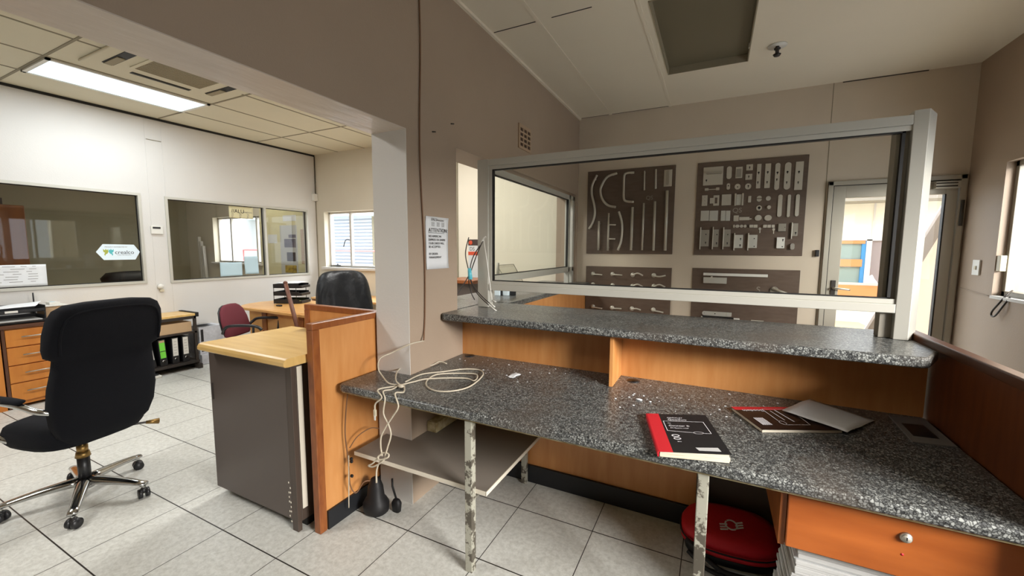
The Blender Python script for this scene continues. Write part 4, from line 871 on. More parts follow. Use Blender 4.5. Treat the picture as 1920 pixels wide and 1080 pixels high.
k = MB(); k.tube(spline([(-0.20, -0.09, 0.10), (-0.13, -0.135, 0.075), (-0.06, -0.155, 0.04), (0.0, -0.16, 0.03), (0.10, -0.155, 0.035), (0.17, -0.13, 0.06), (0.205, -0.085, 0.09)], 6), 0.011, 'bag_black', 8)
k.tube(spline([(-0.19, -0.10, 0.05), (-0.10, -0.15, 0.016), (0.05, -0.165, 0.014), (0.15, -0.13, 0.02)], 6), 0.010, 'bag_black', 8); k.build('strap', bg_)
Mt = frame_M((0.0, -0.04, 0.1975), (1, 0.05, 0), (0, 1, -TL)); k = MB()
def seg2(p, q_, w2):
    d = Vector((q_[0]-p[0], q_[1]-p[1])); n = Vector((-d.y, d.x)).normalized()*w2
    k.add([Mt @ Vector((p[0]+s_*n.x, p[1]+s_*n.y, zz)) for zz in (0, 0.002) for s_ in (1, -1)]+[Mt @ Vector((q_[0]+s_*n.x, q_[1]+s_*n.y, zz)) for zz in (0, 0.002) for s_ in (1, -1)], [(0, 1, 3, 2), (4, 6, 7, 5), (0, 4, 5, 1), (2, 3, 7, 6), (0, 2, 6, 4), (1, 5, 7, 3)], 'white_ink')
for a0, a1 in ((-40, 130), (140, 310)):
    R = [(0.026*math.cos(math.radians(a0+(a1-a0)*i/10)), 0.026*math.sin(math.radians(a0+(a1-a0)*i/10))) for i in range(11)]
    for i in range(10): seg2(R[i], R[i+1], 0.0035)
for i in range(3): seg2((0.018, 0.012-i*0.014), (0.052, 0.026-i*0.014), 0.0035); seg2((-0.018, 0.0-i*0.014), (-0.052, -0.008-i*0.014), 0.0035)
k.build('emblem', bg_)
pl = MB(); a = atz(1306, 1046, 0.0); b_ = atz(1440, 1082, 0.0); d = (b_-a).normalized(); n = Vector((-d.y, d.x, 0))*0.022
tag(MB().prism([tuple((a+n)[:2]), tuple((a-n)[:2]), tuple((b_+d*0.15-n)[:2]), tuple((b_+d*0.15+n)[:2])], 0.0, 0.011, 'shelf_edge').build('wood_strip', bevel=0.002), 'pale narrow strip lying on the floor in front of the red bag', 'strip')

# ------------------------------------------------------------------ black office chair
def office_chair():
    t = thing('office_chair', 'high-backed black fabric office chair with chrome star base and castors', 'chair', (-3.37, 0.96, 0), math.radians(193-90), local=True)
    # base: five arms; local +Y is the front
    b = MB(); b.cyl((0, 0, 0.075), (0, 0, 0.13), 0.042, 'chrome', 20, r2=0.034); b.build('hub', t)
    aw = [math.radians(a_)-math.radians(103) for a_ in (29, -26, 115, 172, 247)]   # world directions of the castors
    for a_ in aw:
        d = Vector((math.cos(a_), math.sin(a_), 0)); s_ = Vector((-d.y, d.x, 0)); L = 0.33; rings = []
        for i in range(8):
            f_ = i/7; z = 0.118-0.032*f_**1.8; w2 = 0.036*(1-f_)+0.023*f_; h2 = 0.028*(1-f_)+0.013*f_; p = d*(0.02+L*f_)+Vector((0, 0, z))
            rings.append([p+s_*w2*math.cos(2*pi*k/10)+Vector((0, 0, 1))*h2*math.sin(2*pi*k/10) for k in range(10)])
        lg_ = MB().loft(rings, 'chrome').build('base_arm', t)
        e = d*(L+0.005); k = MB(); k.cyl((e.x, e.y, 0.055), (e.x, e.y, 0.09), 0.012, 'chrome', 10)
        ca = a_+0.9; cx = Vector((math.cos(ca), math.sin(ca), 0))
        for sgn in (-1, 1):
            c0 = e+cx*0.008*sgn; k.cyl(c0+Vector((0, 0, 0.028)), c0+cx*0.018*sgn+Vector((0, 0, 0.028)), 0.028, 'black_plastic', 18)
        k.ball((e.x, e.y, 0.045), 0.02, 'black_plastic', 8); k.build('castor', t)
    b = MB(); b.cyl((0, 0, 0.12), (0, 0, 0.27), 0.029, 'black_plastic', 18); b.cyl((0, 0, 0.27), (0, 0, 0.30), 0.036, 'brass', 18, r2=0.03); b.cyl((0, 0, 0.30), (0, 0, 0.34), 0.026, 'brass', 16); b.cyl((0, 0, 0.34), (0, 0, 0.42), 0.02, 'chrome', 14); b.build('gas_stem', t)
    b = MB(); b.box(-0.09, 0.09, -0.12, 0.12, 0.385, 0.425, 'black_plastic'); b.build('mechanism', t, bevel=0.01)
    b = MB(); b.tube(spline([(0.08, -0.08, 0.40), (0.17, -0.13, 0.405), (0.255, -0.17, 0.395)]), 0.007, 'dark_metal'); b.tube([(0.24, -0.165, 0.397), (0.30, -0.19, 0.385)], [0.010, 0.019], 'brass', 8); b.build('tilt_lever', t)
    rings = [sup(0, 0.02, z, a_, b2, 28, 3.2) for (z, a_, b2) in ((0.42, 0.20, 0.20), (0.425, 0.245, 0.245), (0.45, 0.262, 0.262), (0.49, 0.265, 0.265), (0.52, 0.255, 0.255), (0.535, 0.22, 0.22), (0.538, 0.1, 0.1))]
    MB().loft(rings, 'black_fabric').build('seat', t)
    # backrest: stacked rounded sections following a gentle S
    rows = [(0.42, 0.10, -0.17, 0.03), (0.44, 0.16, -0.19, 0.045), (0.50, 0.215, -0.215, 0.055), (0.58, 0.245, -0.225, 0.06), (0.68, 0.255, -0.235, 0.06), (0.78, 0.25, -0.245, 0.055), (0.88, 0.235, -0.26, 0.05),
            (0.935, 0.232, -0.268, 0.045), (0.955, 0.262, -0.272, 0.06), (1.0, 0.272, -0.282, 0.065), (1.08, 0.272, -0.30, 0.066), (1.15, 0.262, -0.315, 0.063), (1.20, 0.24, -0.325, 0.055), (1.225, 0.20, -0.33, 0.045), (1.235, 0.12, -0.332, 0.03)]
    MB().loft([sup(0, y, z, a_, b2, 32, 3.6) for (z, a_, y, b2) in rows], 'black_fabric').build('backrest', t)
    b = MB(); r = [Vector((x, y, z)) for (x, y, z) in [(-0.262+0.0*i, -0.31, 0.97+0.02*i) for i in range(6)]]
    pts = [(-0.235, -0.335, 0.97), (-0.237, -0.350, 1.06), (-0.225, -0.364, 1.13), (-0.19, -0.374, 1.175), (-0.1, -0.378, 1.195), (0.1, -0.378, 1.195), (0.19, -0.374, 1.175), (0.225, -0.364, 1.13), (0.237, -0.350, 1.06), (0.235, -0.335, 0.97)]
    b.tube(spline(pts, 5), 0.006, 'black_fabric', 6); b.build('piping', t)
    for sx in (-1, 1):
        b = MB(); b.tube(spline([(sx*0.235, -0.23, 0.655), (sx*0.275, -0.20, 0.675), (sx*0.29, -0.10, 0.70), (sx*0.29, 0.05, 0.705), (sx*0.288, 0.17, 0.69), (sx*0.285, 0.20, 0.62), (sx*0.29, 0.16, 0.52), (sx*0.24, 0.10, 0.46)], 5), 0.016, 'chrome', 10)
        ar = b.build('armrest', t)
        k = MB(); k.loft([[Vector((sx*0.29+ww*math.cos(2*pi*i/12), y, 0.723+hh*math.sin(2*pi*i/12))) for i in range(12)] for (y, ww, hh) in ((-0.12, 0.012, 0.006), (-0.10, 0.026, 0.014), (0.0, 0.03, 0.016), (0.12, 0.028, 0.015), (0.17, 0.014, 0.008))], 'black_fabric'); k.build('arm_pad', ar)
    b = MB(); b.box(0.236, 0.246, -0.26, -0.23, 0.80, 0.90, 'brass'); b.build('back_bracket', t, bevel=0.003)
    return t
office_chair()

# ------------------------------------------------------------------ left furniture against the partition
def drawer_cabinet():
    t = thing('drawer_cabinet', 'orange wood four-drawer cabinet with thin steel handles against the partition', 'cabinet', (-6.02, 1.45, 0))
    c = MB(); c.box(-6.24, -5.845, 1.215, 1.235, 0, 0.765, 'dark_trim_wood'); c.box(-6.24, -5.845, 1.665, 1.685, 0, 0.765, 'dark_trim_wood'); c.box(-6.24, -5.86, 1.235, 1.665, 0.03, 0.765, 'drawer_wood'); c.build('carcass', t)
    MB().box(-6.245, -5.83, 1.205, 1.695, 0.765, 0.795, 'dark_trim_wood').build('top', t, bevel=0.002)
    zs = [0.755, 0.585, 0.412, 0.242, 0.06]
    for i in range(4):
        d = MB().box(-5.860, -5.843, 1.238, 1.662, zs[i+1]+0.006, zs[i]-0.004, 'drawer_wood').build('drawer', t, bevel=0.002)
        z = (zs[i]+zs[i+1])/2+0.012; h = MB(); h.cyl((-5.815, 1.33, z), (-5.815, 1.57, z), 0.006, 'satin_metal'); [h.cyl((-5.845, y, z), (-5.815, y, z), 0.004, 'satin_metal', 8) for y in (1.36, 1.54)]; h.build('handle', d)
drawer_cabinet()
def side_cabinet():
    t = thing('wood_cabinet', 'plain orange cabinet side at the far left edge beside the drawers', 'cabinet', (-6.02, 0.95, 0))
    MB().box(-6.24, -5.845, 0.62, 1.205, 0, 0.765, 'drawer_wood').build('body', t); MB().box(-6.245, -5.83, 0.61, 1.203, 0.765, 0.795, 'dark_trim_wood').build('top', t, bevel=0.002)
side_cabinet()
# letter trays on the drawer cabinet
lt = thing('letter_tray', 'two-tier black letter tray full of papers on the drawer cabinet', 'letter tray', (-6.0, 1.38, 0.796))
for i, z in enumerate((0.797, 0.90)):
    b = MB(); x0, x1, y0, y1 = -6.16, -5.88, 1.08, 1.52
    b.box(x0, x1, y0, y1, z, z+0.006, 'black_plastic')
    for (a, b2, c_, d) in ((x0, x0+0.005, y0, y1), (x0, x1, y0, y0+0.005), (x0, x1, y1-0.005, y1)): b.box(a, b2, c_, d, z, z+0.06, 'black_plastic')
    b.box(x1-0.005, x1, y0, y1, z, z+0.03, 'black_plastic'); b.build('tray', lt, bevel=0.001)
b = MB()
for (x, y) in ((-6.155, 1.085), (-5.885, 1.085), (-6.155, 1.515), (-5.885, 1.515)): b.box(x-0.004, x+0.004, y-0.004, y+0.004, 0.797, 0.905, 'black_plastic')
b.build('stacking_post', lt)
MB().box(-5.882, -5.879, 1.26, 1.34, 0.906, 0.926, 'white_plastic').build('label_holder', lt)
b = MB()
for i in range(4): b.box(-6.13+0.008*i, -5.90+0.012*i, 1.15+0.02*i, 1.49, 0.804+i*0.007, 0.810+i*0.007, 'grey_paper')
tag(b.build('paper_pile', bevel=0.001), 'flat pile of papers in the lower tier of the black letter tray', 'papers')
sheet('curled_papers', [(-6.10, 1.16, 0.935), (-5.89, 1.14, 0.945), (-5.89, 1.46, 0.955), (-6.06, 1.54, 0.985)], 'paper', 'crumpled white papers on top of the black letter tray', 'papers', 0.02)
bx_ = thing('desk_box', 'low brown box behind the office chair with white items on it', 'box', (-6.05, 1.66, 0.796))
MB().box(-6.20, -5.96, 1.54, 1.69, 0.797, 0.93, 'cardboard').build('body', bx_, bevel=0.002)
tag(MB().box(-6.215, -5.94, 1.53, 1.70, 0.931, 0.94, 'white_plastic').build('white_board', bevel=0.002), 'white flat lid lying on the low brown box', 'lid')
k = MB(); k.box(-6.12, -6.02, 1.585, 1.66, 0.941, 0.965, 'white_plastic'); k.box(-6.10, -6.04, 1.6, 1.635, 0.965, 0.967, 'pale_blue'); tag(k.build('calculator', bevel=0.003), 'small white device with a pale screen on the white lid', 'device')
k = MB(); k.cyl((-6.21, 1.528, 0.93), (-6.21, 1.528, 1.06), 0.006, 'black_plastic'); k.box(-6.235, -6.185, 1.505, 1.523, 0.796, 0.93, 'black_plastic'); tag(k.build('pen_stand'), 'upright black pen behind the letter tray', 'pen')

def binder_rack():
    t = thing('binder_rack', 'dark framed rack with pine top holding lever arch files', 'rack', (-6.02, 2.3, 0))
    y0, y1, x0, x1 = 1.72, 2.79, -6.23, -5.84
    MB().box(x0, x1, y0, y1-0.01, 0.672, 0.70, 'pine_top').build('top', t, bevel=0.004)
    f = MB()
    f.box(x0, x1-0.0, y1-0.01, y1+0.03, 0.655, 0.71, 'gasket')
    for y in (y0, y1-0.03): f.box(x0, x0+0.03, y, y+0.03, 0.06, 0.672, 'dark_metal'); f.box(x1-0.03, x1, y, y+0.03, 0.06, 0.672, 'dark_metal')
    for y in (y0, y1-0.04): f.box(x0, x1+0.06, y, y+0.05, 0.0, 0.06, 'dark_metal')
    f.box(x1-0.02, x1, y0, y1, 0.635, 0.672, 'dark_metal'); f.build('frame', t, bevel=0.003)
    MB().box(x0, x1, y0, y1, 0.455, 0.475, 'dark_metal').build('shelf', t)
    MB().box(x0, x1+0.02, y0, y1, 0.075, 0.105, 'dark_metal').build('bottom_shelf', t)
binder_rack()
for i, (y, lean) in enumerate(((2.665, 0), (2.555, 0), (2.435, 0.05), (2.325, 0.12), (2.215, 0.2))):
    f = thing('lever_arch_file', ['upright lever arch file at the right end of the rack', 'lever arch file with pale blue label, second from the rack end', 'lever arch file with a bright green label in the rack', 'slanting lever arch file just left of the green labelled one', 'leaning white labelled file half hidden by the black chair'][i], 'file', (-5.9, y, 0.106), group='lever arch files in the rack')
    M = Matrix.Translation((0, y, 0.108)) @ Matrix.Rotation(lean, 4, 'X') @ Matrix.Translation((0, -y, 0))
    MB().box(-6.15, -5.865, y-0.036, y+0.036, 0, 0.318, 'black_plastic', M).build('cover', f, bevel=0.003)
    b = MB(); b.box(-5.865, -5.862, y-0.027, y+0.027, 0.095, 0.31, 'white_plastic' if i != 2 else 'label_green', M)
    if i == 2: b.box(-5.8625, -5.861, y-0.027, y+0.027, 0.285, 0.31, 'cardboard', M); b.box(-5.8625, -5.861, y-0.027, y+0.027, 0.175, 0.183, 'ink', M)
    else:
        for j in range(5): b.box(-5.8622, -5.8612, y-0.016, y+0.012+0.003*(j % 3), 0.13+j*0.035, 0.133+j*0.035, 'ink_grey', M)
    b.build('label', f)
    k = MB(); k.cyl(M @ Vector((-5.866, y, 0.055)), M @ Vector((-5.860, y, 0.055)), 0.016, 'chrome', 16); k.cyl(M @ Vector((-5.862, y, 0.055)), M @ Vector((-5.8595, y, 0.055)), 0.011, 'gasket', 14); k.build('finger_ring', f)
tag(MB().box(-6.16, -5.868, 2.33, 2.745, 0.476, 0.60, 'cardboard').build('paper_ream', bevel=0.003), 'long beige box filling the upper shelf of the binder rack', 'box')
k = MB(); k.loft([sup(-5.88, 2.285, z, a, b_, 12) for (z, a, b_) in ((0.477, 0.03, 0.025), (0.52, 0.035, 0.035), (0.57, 0.02, 0.02), (0.575, 0.005, 0.005))], 'yellow_plastic'); tag(k.build('yellow_bag'), 'bright yellow packet on the upper shelf of the rack', 'packet')
k = MB(); k.box(-5.90, -5.76, 2.20, 2.36, 0.0, 0.03, 'white_plastic'); k.box(-5.92, -5.78, 2.20, 2.34, 0.03, 0.05, 'black_plastic'); tag(k.build('floor_device', bevel=0.008), 'small grey device on the floor in front of the rack', 'device')
# cartons between rack and desk
for i, (x0, x1, y0, y1, z0, z1, lb) in enumerate(((-6.22, -5.93, 2.865, 3.17, 0.0, 0.13, 'lowest white carton beside the binder rack'), (-6.20, -5.97, 2.87, 3.03, 0.131, 0.27, 'small white carton with black print beside the binder rack'), (-6.20, -5.98, 3.035, 3.16, 0.131, 0.27, 'narrow dark printed carton beside the binder rack'), (-6.21, -5.95, 2.86, 3.15, 0.271, 0.49, 'topmost white carton of the pile beside the binder rack'))):
    t = thing('carton', lb, 'carton', ((x0+x1)/2, (y0+y1)/2, z0), group='cartons beside the binder rack'); MB().box(x0, x1, y0, y1, z0, z1, 'carton_white').build('body', t, bevel=0.003)
    if i in (1, 3): MB().box(x1, x1+0.001, y0+0.02, y0+0.05, z0+0.03, z1-0.03, 'ink').build('print', t)
k = sheet('open_folder', [(-6.2, 2.87, 0.50), (-5.93, 2.86, 0.55), (-5.95, 3.06, 0.535), (-6.2, 3.10, 0.50)], 'grey_paper', 'open white folder lying on the carton pile', 'folder', 0.004)

# partition fittings
def on_XL(x, y): p = atx(x, y, XL); return p.y, p.z
tm = thing('thermostat', 'small white wall controller with dark display between the two windows', 'thermostat', (XL, 2.62, 1.69))
MB().box(XL, XL+0.02, 2.56, 2.68, 1.69, 1.79, 'white_plastic').build('body', tm, bevel=0.004); MB().box(XL+0.02, XL+0.021, 2.575, 2.655, 1.755, 1.778, 'ink').build('display', tm)
sk = thing('wall_socket', 'small round white socket box low between the two windows', 'socket', (XL, 2.61, 1.0))
k = MB(); k.cyl((XL, 2.61, 1.035), (XL+0.035, 2.61, 1.035), 0.035, 'white_plastic', 20, r2=0.028); k.build('body', sk); MB().box(XL, XL+0.03, 2.60, 2.64, 0.97, 1.0, 'beige_plastic').build('cable_entry', sk, bevel=0.003)
al = thing('alarm_box', 'small white junction box in the far corner of the office', 'junction box', (XL, 4.87, 2.33))
MB().box(XL+0.0, XL+0.06, 4.84, 4.915, 2.33, 2.45, 'white_plastic').build('body', al, bevel=0.004)
k = MB(); k.tube([(XL+0.03, 4.90, 2.45), (XL+0.025, 4.905, 3.08)], 0.006, 'seam_dark', 6); k.build('wire', al)
# crealco sticker on the left window glass
XG = XL-0.029
st = thing('window_sticker', 'white hexagonal crealco sticker on the left internal window', 'sticker', (XG, 2.25, 1.38))
P = [(2.052, 1.470), (2.115, 1.560), (2.395, 1.556), (2.448, 1.470), (2.400, 1.378), (2.115, 1.378)]
MB().add([Vector((XG+0.002, y, z)) for (y, z) in P]+[Vector((XG+0.004, y, z)) for (y, z) in P], [list(range(6)), list(range(6, 12))]+[(i, (i+1) % 6, 6+(i+1) % 6, 6+i) for i in range(6)], 'sticker_white').build('backing', st)
def TX(s, y, z, size, m='ink', X=XG+0.0045, par=st, nm='lettering'): return text(nm, s, size, m, frame_M((X, y, z), (0, 1, 0), (0, 0, 1)), par)
TX('crealco', 2.215, 1.446, 0.060); TX('PROUDLY DISTRIBUTED BY', 2.13, 1.522, 0.0165, 'ink_grey'); TX('create with aluminium', 2.235, 1.430, 0.0145, 'ink_grey')
for (oy, m_, fl) in ((2.135, 'butterfly_green', 1), (2.185, 'butterfly_teal', -1)):
    W_ = [(-0.022, 0.035), (-0.006, 0.022), (0.004, 0.040), (0.010, 0.022), (0.021, 0.034), (0.024, 0.005), (0.014, -0.016), (0.0, -0.024), (-0.008, -0.044), (-0.014, -0.022), (-0.006, -0.008), (-0.020, 0.006)]
    pts = [(oy+fl*a_, 1.468+b2) for (a_, b2) in W_]; k = MB(); c0 = Vector((XG+0.0048, oy+fl*0.004, 1.468)); k.add([c0]+[Vector((XG+0.0048, a_, b2)) for (a_, b2) in pts], [(0, i+1, (i+1) % 12+1) for i in range(12)], m_); k.build('butterfly', st)
# papers on glass
def wall_paper(name, y0, y1, z0, z1, X, m, label, lines=0, slant=0.0, curl=0.01):
    t = thing(name, label, 'paper', (X, (y0+y1)/2, z0)); N = 8; vs = []; fs = []
    for i in range(N+1):
        for j in range(N+1):
            u, v = i/N, j/N; vs.append(Vector((X+0.002+curl*max(0, u-0.85)*v*4, y0+(y1-y0)*u+slant*(1-v), z0+(z1-z0)*v)))
    for i in range(N):
        for j in range(N): fs.append((i*(N+1)+j, (i+1)*(N+1)+j, (i+1)*(N+1)+j+1, i*(N+1)+j+1))
    o = MB().add(vs, fs, m, True).build('sheet', t); s = o.modifiers.new('s', 'SOLIDIFY'); s.thickness = 0.0008
    k = MB(); random.seed(int(y0*100))
    for i in range(lines):
        z = z1-0.02-(z1-z0-0.04)*i/max(1, lines); a_ = y0+0.02+random.random()*0.05
        while a_ < y1-0.08:
            l = random.uniform(0.03, 0.1); k.box(X+0.003, X+0.004, a_, min(a_+l, y1-0.06), z, z+0.004, 'ink_grey'); a_ += l+random.uniform(0.02, 0.07)
    if lines: k.build('printed_lines', t)
    return t
wall_paper('taped_sheet', 1.05, 1.655, 1.125, 1.345, XG, 'paper', 'white printed sheet taped low on the left internal window', 7)
a1, a2 = on_XL(414, 490), on_XL(457, 521); wall_paper('taped_sheet', a1[0], a2[0], 1.115, a1[1]-0.02, XG, 'pale_blue', 'left pale blue sheet on the glass under the bright window view')
a1, a2 = on_XL(459, 480), on_XL(488, 519); wall_paper('taped_sheet', a1[0], a2[0]-0.01, 1.13, a1[1]-0.01, XG, 'pale_blue', 'right pale blue sheet on the glass beside the mullion', slant=0.01)
t = wall_paper('window_poster', 3.50, 3.84, 1.955, 2.125, XG, 'poster_cream', 'cream poster headed ALU at the top of the middle internal window', 0)
text('lettering', '//ALU', 0.075, 'ink', frame_M((XG+0.005, 3.53, 2.03), (0, 1, 0), (0, 0, 1)), t); text('lettering', 'WINDOWS', 0.03, 'ink_grey', frame_M((XG+0.005, 3.69, 2.035), (0, 1, 0), (0, 0, 1)), t)
for i in range(3): text('lettering', 'TEL\n011\n00', 0.022, 'ink_grey', frame_M((XG+0.005, 3.53+i*0.11, 2.005), (0, 1, 0), (0, 0, 1)), t)

# ------------------------------------------------------------------ office desk, trays, chairs
def office_desk():
    t = thing('office_desk', 'light wooden office desk with a rounded end in the far corner', 'desk', (-4.9, 3.6, 0))
    out = []
    for i in range(9): a = pi/2+pi/2*i/8*2; out.append((-5.40+0.42*math.cos(a)*0.9, 3.57+0.45*math.sin(a)))
    poly = out+[(-4.0, 3.08), (-4.0, 3.75), (-4.35, 4.02)]
    MB().prism(poly, 0.725, 0.76, 'desk_wood').build('top', t, bevel=0.008, seg=3)
    MB().box(-5.42, -4.02, 3.20, 3.22, 0.05, 0.724, 'desk_wood').build('modesty_panel', t)
    for x in (-5.05, -4.35): MB().box(x-0.09, x, 3.185, 3.199, 0.05, 0.724, 'cupboard_wood').build('panel_strip', t)
    for (x, y) in ((-5.45, 3.6), (-4.05, 3.35)): MB().box(x-0.02, x+0.02, y-0.2, y+0.25, 0, 0.724, 'desk_wood').build('leg_panel', t)
    MB().prism([(-5.3, 3.13), (-4.1, 3.13), (-4.1, 3.6), (-4.6, 3.75), (-5.1, 3.75)], 0.7601, 0.763, 'desk_wood').build('writing_panel', t)
office_desk()
dt = thing('side_table', 'orange topped side table by the office far wall behind the leather chair', 'table', (-4.6, 4.5, 0))
MB().box(-5.6, -4.2, 4.25, 4.85, 0.735, 0.765, 'desk_wood').build('top', dt, bevel=0.004)
for (x, y) in ((-5.57, 4.28), (-4.23, 4.28), (-5.57, 4.82), (-4.23, 4.82)): MB().box(x-0.02, x+0.02, y-0.02, y+0.02, 0, 0.735, 'trim_wood').build('leg', dt)
tr = thing('tray_stack', 'three-tier black letter tray on the office desk', 'letter tray', (-5.30, 3.72, 0.762), math.radians(24), local=True)
for i in range(3):
    z = 0.004+i*0.105; b = MB(); x0, x1, y0, y1 = -0.18, 0.18, -0.13, 0.13
    b.box(x0, x1, y0, y1, z, z+0.006, 'black_plastic')
    for (a, b2, c_, d) in ((x0, x0+0.005, y0, y1), (x0, x1, y0, y0+0.005), (x0, x1, y1-0.005, y1)): b.box(a, b2, c_, d, z, z+0.055, 'black_plastic')
    b.prism([(x1, y0), (x1+0.03, y0+0.02), (x1+0.03, y1-0.02), (x1, y1)], z, z+0.035, 'black_plastic'); b.build('tray', tr, bevel=0.001)
b = MB()
for (x, y) in ((-0.175, -0.125), (-0.0, -0.125), (0.14, -0.125), (-0.175, 0.125), (0.14, 0.125)): b.cyl((x, y, 0.0), (x, y, 0.235), 0.004, 'black_plastic', 6)
b.build('rod', tr)
sheet('paper_sheets', [(-5.47, 3.55, 1.034), (-5.12, 3.70, 1.04), (-5.22, 3.93, 1.05), (-5.52, 3.78, 1.036)], 'paper', 'pale papers on top of the three-tier black tray', 'papers', 0.02)
tag(MB().box(-5.42, -5.2, 3.66, 3.80, 0.776, 0.788, 'yellow_paper').build('yellow_pad', bevel=0.002), 'yellow paper pad in the bottom tier of the black tray', 'pad')
tag(MB().box(-5.13, -5.05, 3.37, 3.41, 0.764, 0.783, 'black_plastic').build('stapler', bevel=0.006), 'small black stapler on the office desk in front of the trays', 'stapler')
# leaning stick
k = MB(); a = aty(535, 530, 2.98); b_ = aty(557, 612, 3.0); d = (b_-a).normalized(); e = a+d*((a.z-0.02)/-d.z); k.tube([a, a.lerp(e, 0.5), e], [0.021, 0.024, 0.026], 'stick_wood', 12); k.ball(a, 0.024, 'stick_wood', 10, (1, 1, 0.8))
tag(k.build('wooden_stick'), 'brown wooden stick leaning against the front of the office desk', 'stick')

def visitor_chair():
    t = thing('visitor_chair', 'maroon fabric visitor chair with black arms in front of the office desk', 'chair', (-4.80, 2.93, 0), math.radians(28-90), local=True)
    MB().loft([sup(0, 0.0, z, a, b2, 28, 3) for (z, a, b2) in ((0.40, 0.20, 0.20), (0.415, 0.235, 0.23), (0.45, 0.24, 0.235), (0.475, 0.22, 0.215), (0.48, 0.1, 0.1))], 'maroon_fabric').build('seat', t)
    rows = [(0.50, 0.20, -0.235, 0.02), (0.52, 0.225, -0.24, 0.028), (0.60, 0.232, -0.25, 0.032), (0.70, 0.228, -0.275, 0.032), (0.79, 0.20, -0.30, 0.03), (0.84, 0.155, -0.315, 0.026), (0.865, 0.10, -0.32, 0.02), (0.87, 0.04, -0.322, 0.012)]
    MB().loft([sup(0, y, z, a, b2, 28, 3) for (z, a, y, b2) in rows], 'maroon_fabric').build('backrest', t)
    b = MB(); rows = [(0.51, 0.20, -0.265, 0.012), (0.60, 0.236, -0.275, 0.014), (0.70, 0.232, -0.30, 0.014), (0.79, 0.204, -0.325, 0.014), (0.84, 0.158, -0.338, 0.012), (0.862, 0.10, -0.342, 0.01)]
    b.loft([sup(0, y, z, a, b2, 24, 3) for (z, a, y, b2) in rows], 'black_plastic'); b.build('back_shell', t)
    for sx in (-1, 1):
        k = MB(); k.tube(spline([(sx*0.22, -0.27, 0.56), (sx*0.265, -0.22, 0.62), (sx*0.27, -0.15, 0.655), (sx*0.27, 0.05, 0.66), (sx*0.27, 0.15, 0.645), (sx*0.265, 0.19, 0.61)], 5), 0.017, 'black_plastic', 8)
        k.tube([(sx*0.27, 0.1, 0.65), (sx*0.24, 0.08, 0.43)], 0.013, 'black_plastic', 8); k.build('armrest', t)
        for y in (-0.21, 0.21): MB().tube([(sx*0.20, y*0.8, 0.42), (sx*0.225, y, 0.0)], 0.011, 'black_plastic', 8).build('leg', t)
    return t
visitor_chair()
def leather_chair():
    t = thing('leather_chair', 'black leather executive chair with creased padded back behind the partition panels', 'chair', (-3.62, 3.30, 0), math.radians(-108), local=True)
    # local +Y front; padded front seen from the reception
    rows = [(0.50, 0.22, -0.20, 0.05), (0.53, 0.27, -0.205, 0.075), (0.65, 0.315, -0.215, 0.09), (0.80, 0.325, -0.235, 0.095), (0.95, 0.32, -0.26, 0.095), (1.05, 0.305, -0.275, 0.10), (1.15, 0.285, -0.29, 0.095), (1.22, 0.25, -0.30, 0.08), (1.255, 0.20, -0.305, 0.06), (1.268, 0.1, -0.307, 0.035)]
    rings = []
    for (z, a, y, b2) in rows:
        r = []
        for v in sup(0, y, z, a, b2, 48, 3.4):
            f_ = 1.0 if v.y > y else 0.0
            w_ = noise.noise(Vector((v.x*11, v.z*8, 3.1)))*0.04*f_ + (-0.03*math.exp(-((v.x)/0.035)**2) if f_ and z < 1.2 else 0)
            r.append(Vector((v.x, v.y+w_, v.z)))
        rings.append(r)
    o = MB().loft(rings, 'black_leather').build('backrest', t, subsurf=1)
    MB().loft([sup(0, 0.04, z, a, b2, 28, 3) for (z, a, b2) in ((0.40, 0.24, 0.22), (0.43, 0.28, 0.27), (0.50, 0.285, 0.28), (0.54, 0.26, 0.25), (0.55, 0.12, 0.12))], 'black_leather').build('seat', t)
    MB().cyl((0, 0, 0.1), (0, 0, 0.40), 0.03, 'black_plastic').build('gas_stem', t)
    for i in range(5):
        a_ = 2*pi*i/5+0.3; d = Vector((math.cos(a_), math.sin(a_), 0)); k = MB(); k.tube([d*0.02+Vector((0, 0, 0.11)), d*0.31+Vector((0, 0, 0.075))], [0.028, 0.018], 'black_plastic'); k.build('base_arm', t)
        e = d*0.31; k = MB(); k.ball((e.x, e.y, 0.03), 0.03, 'black_plastic', 10); k.build('castor', t)
    for sx in (-1, 1):
        k = MB(); k.tube(spline([(sx*0.29, -0.16, 0.62), (sx*0.33, -0.05, 0.68), (sx*0.33, 0.12, 0.68), (sx*0.32, 0.2, 0.60), (sx*0.27, 0.15, 0.45)], 5), 0.022, 'black_leather', 10); k.build('armrest', t)
leather_chair()

# ------------------------------------------------------------------ seen through the hatch
ft = thing('brown_table', 'small brown table with papers seen through the hatch beside the wall', 'table', (-2.86, 4.35, 0))
MB().box(-3.02, -2.55, 4.1, 4.6, 1.11, 1.15, 'trim_wood').build('top', ft, bevel=0.003)
b = MB().box(-3.0, -2.58, 4.13, 4.58, 0, 1.11, 'cabinet_brown').build('body', ft)
po = thing('wall_poster', 'narrow red and black poster with white letters on the cream far wall', 'poster', (-2.95, YF, 1.2))
P0 = aty(878, 449, YF-0.004); P1 = aty(897, 530, YF-0.004)
MB().box(P0.x, P1.x+0.10, YF-0.004, YF-0.001, P1.z, P0.z, 'grey_paper').build('sheet', po)
k = MB(); k.box(P0.x, P1.x+0.10, YF-0.006, YF-0.004, P0.z-0.085, P0.z, 'poster_dark'); k.box(P0.x, P1.x+0.10, YF-0.006, YF-0.004, P0.z-0.22, P0.z-0.17, 'poster_red'); k.ball((P0.x+0.04, YF-0.007, P0.z-0.045), 0.032, 'poster_red', 8, (1, 0.1, 1)); k.build('printed_bands', po)
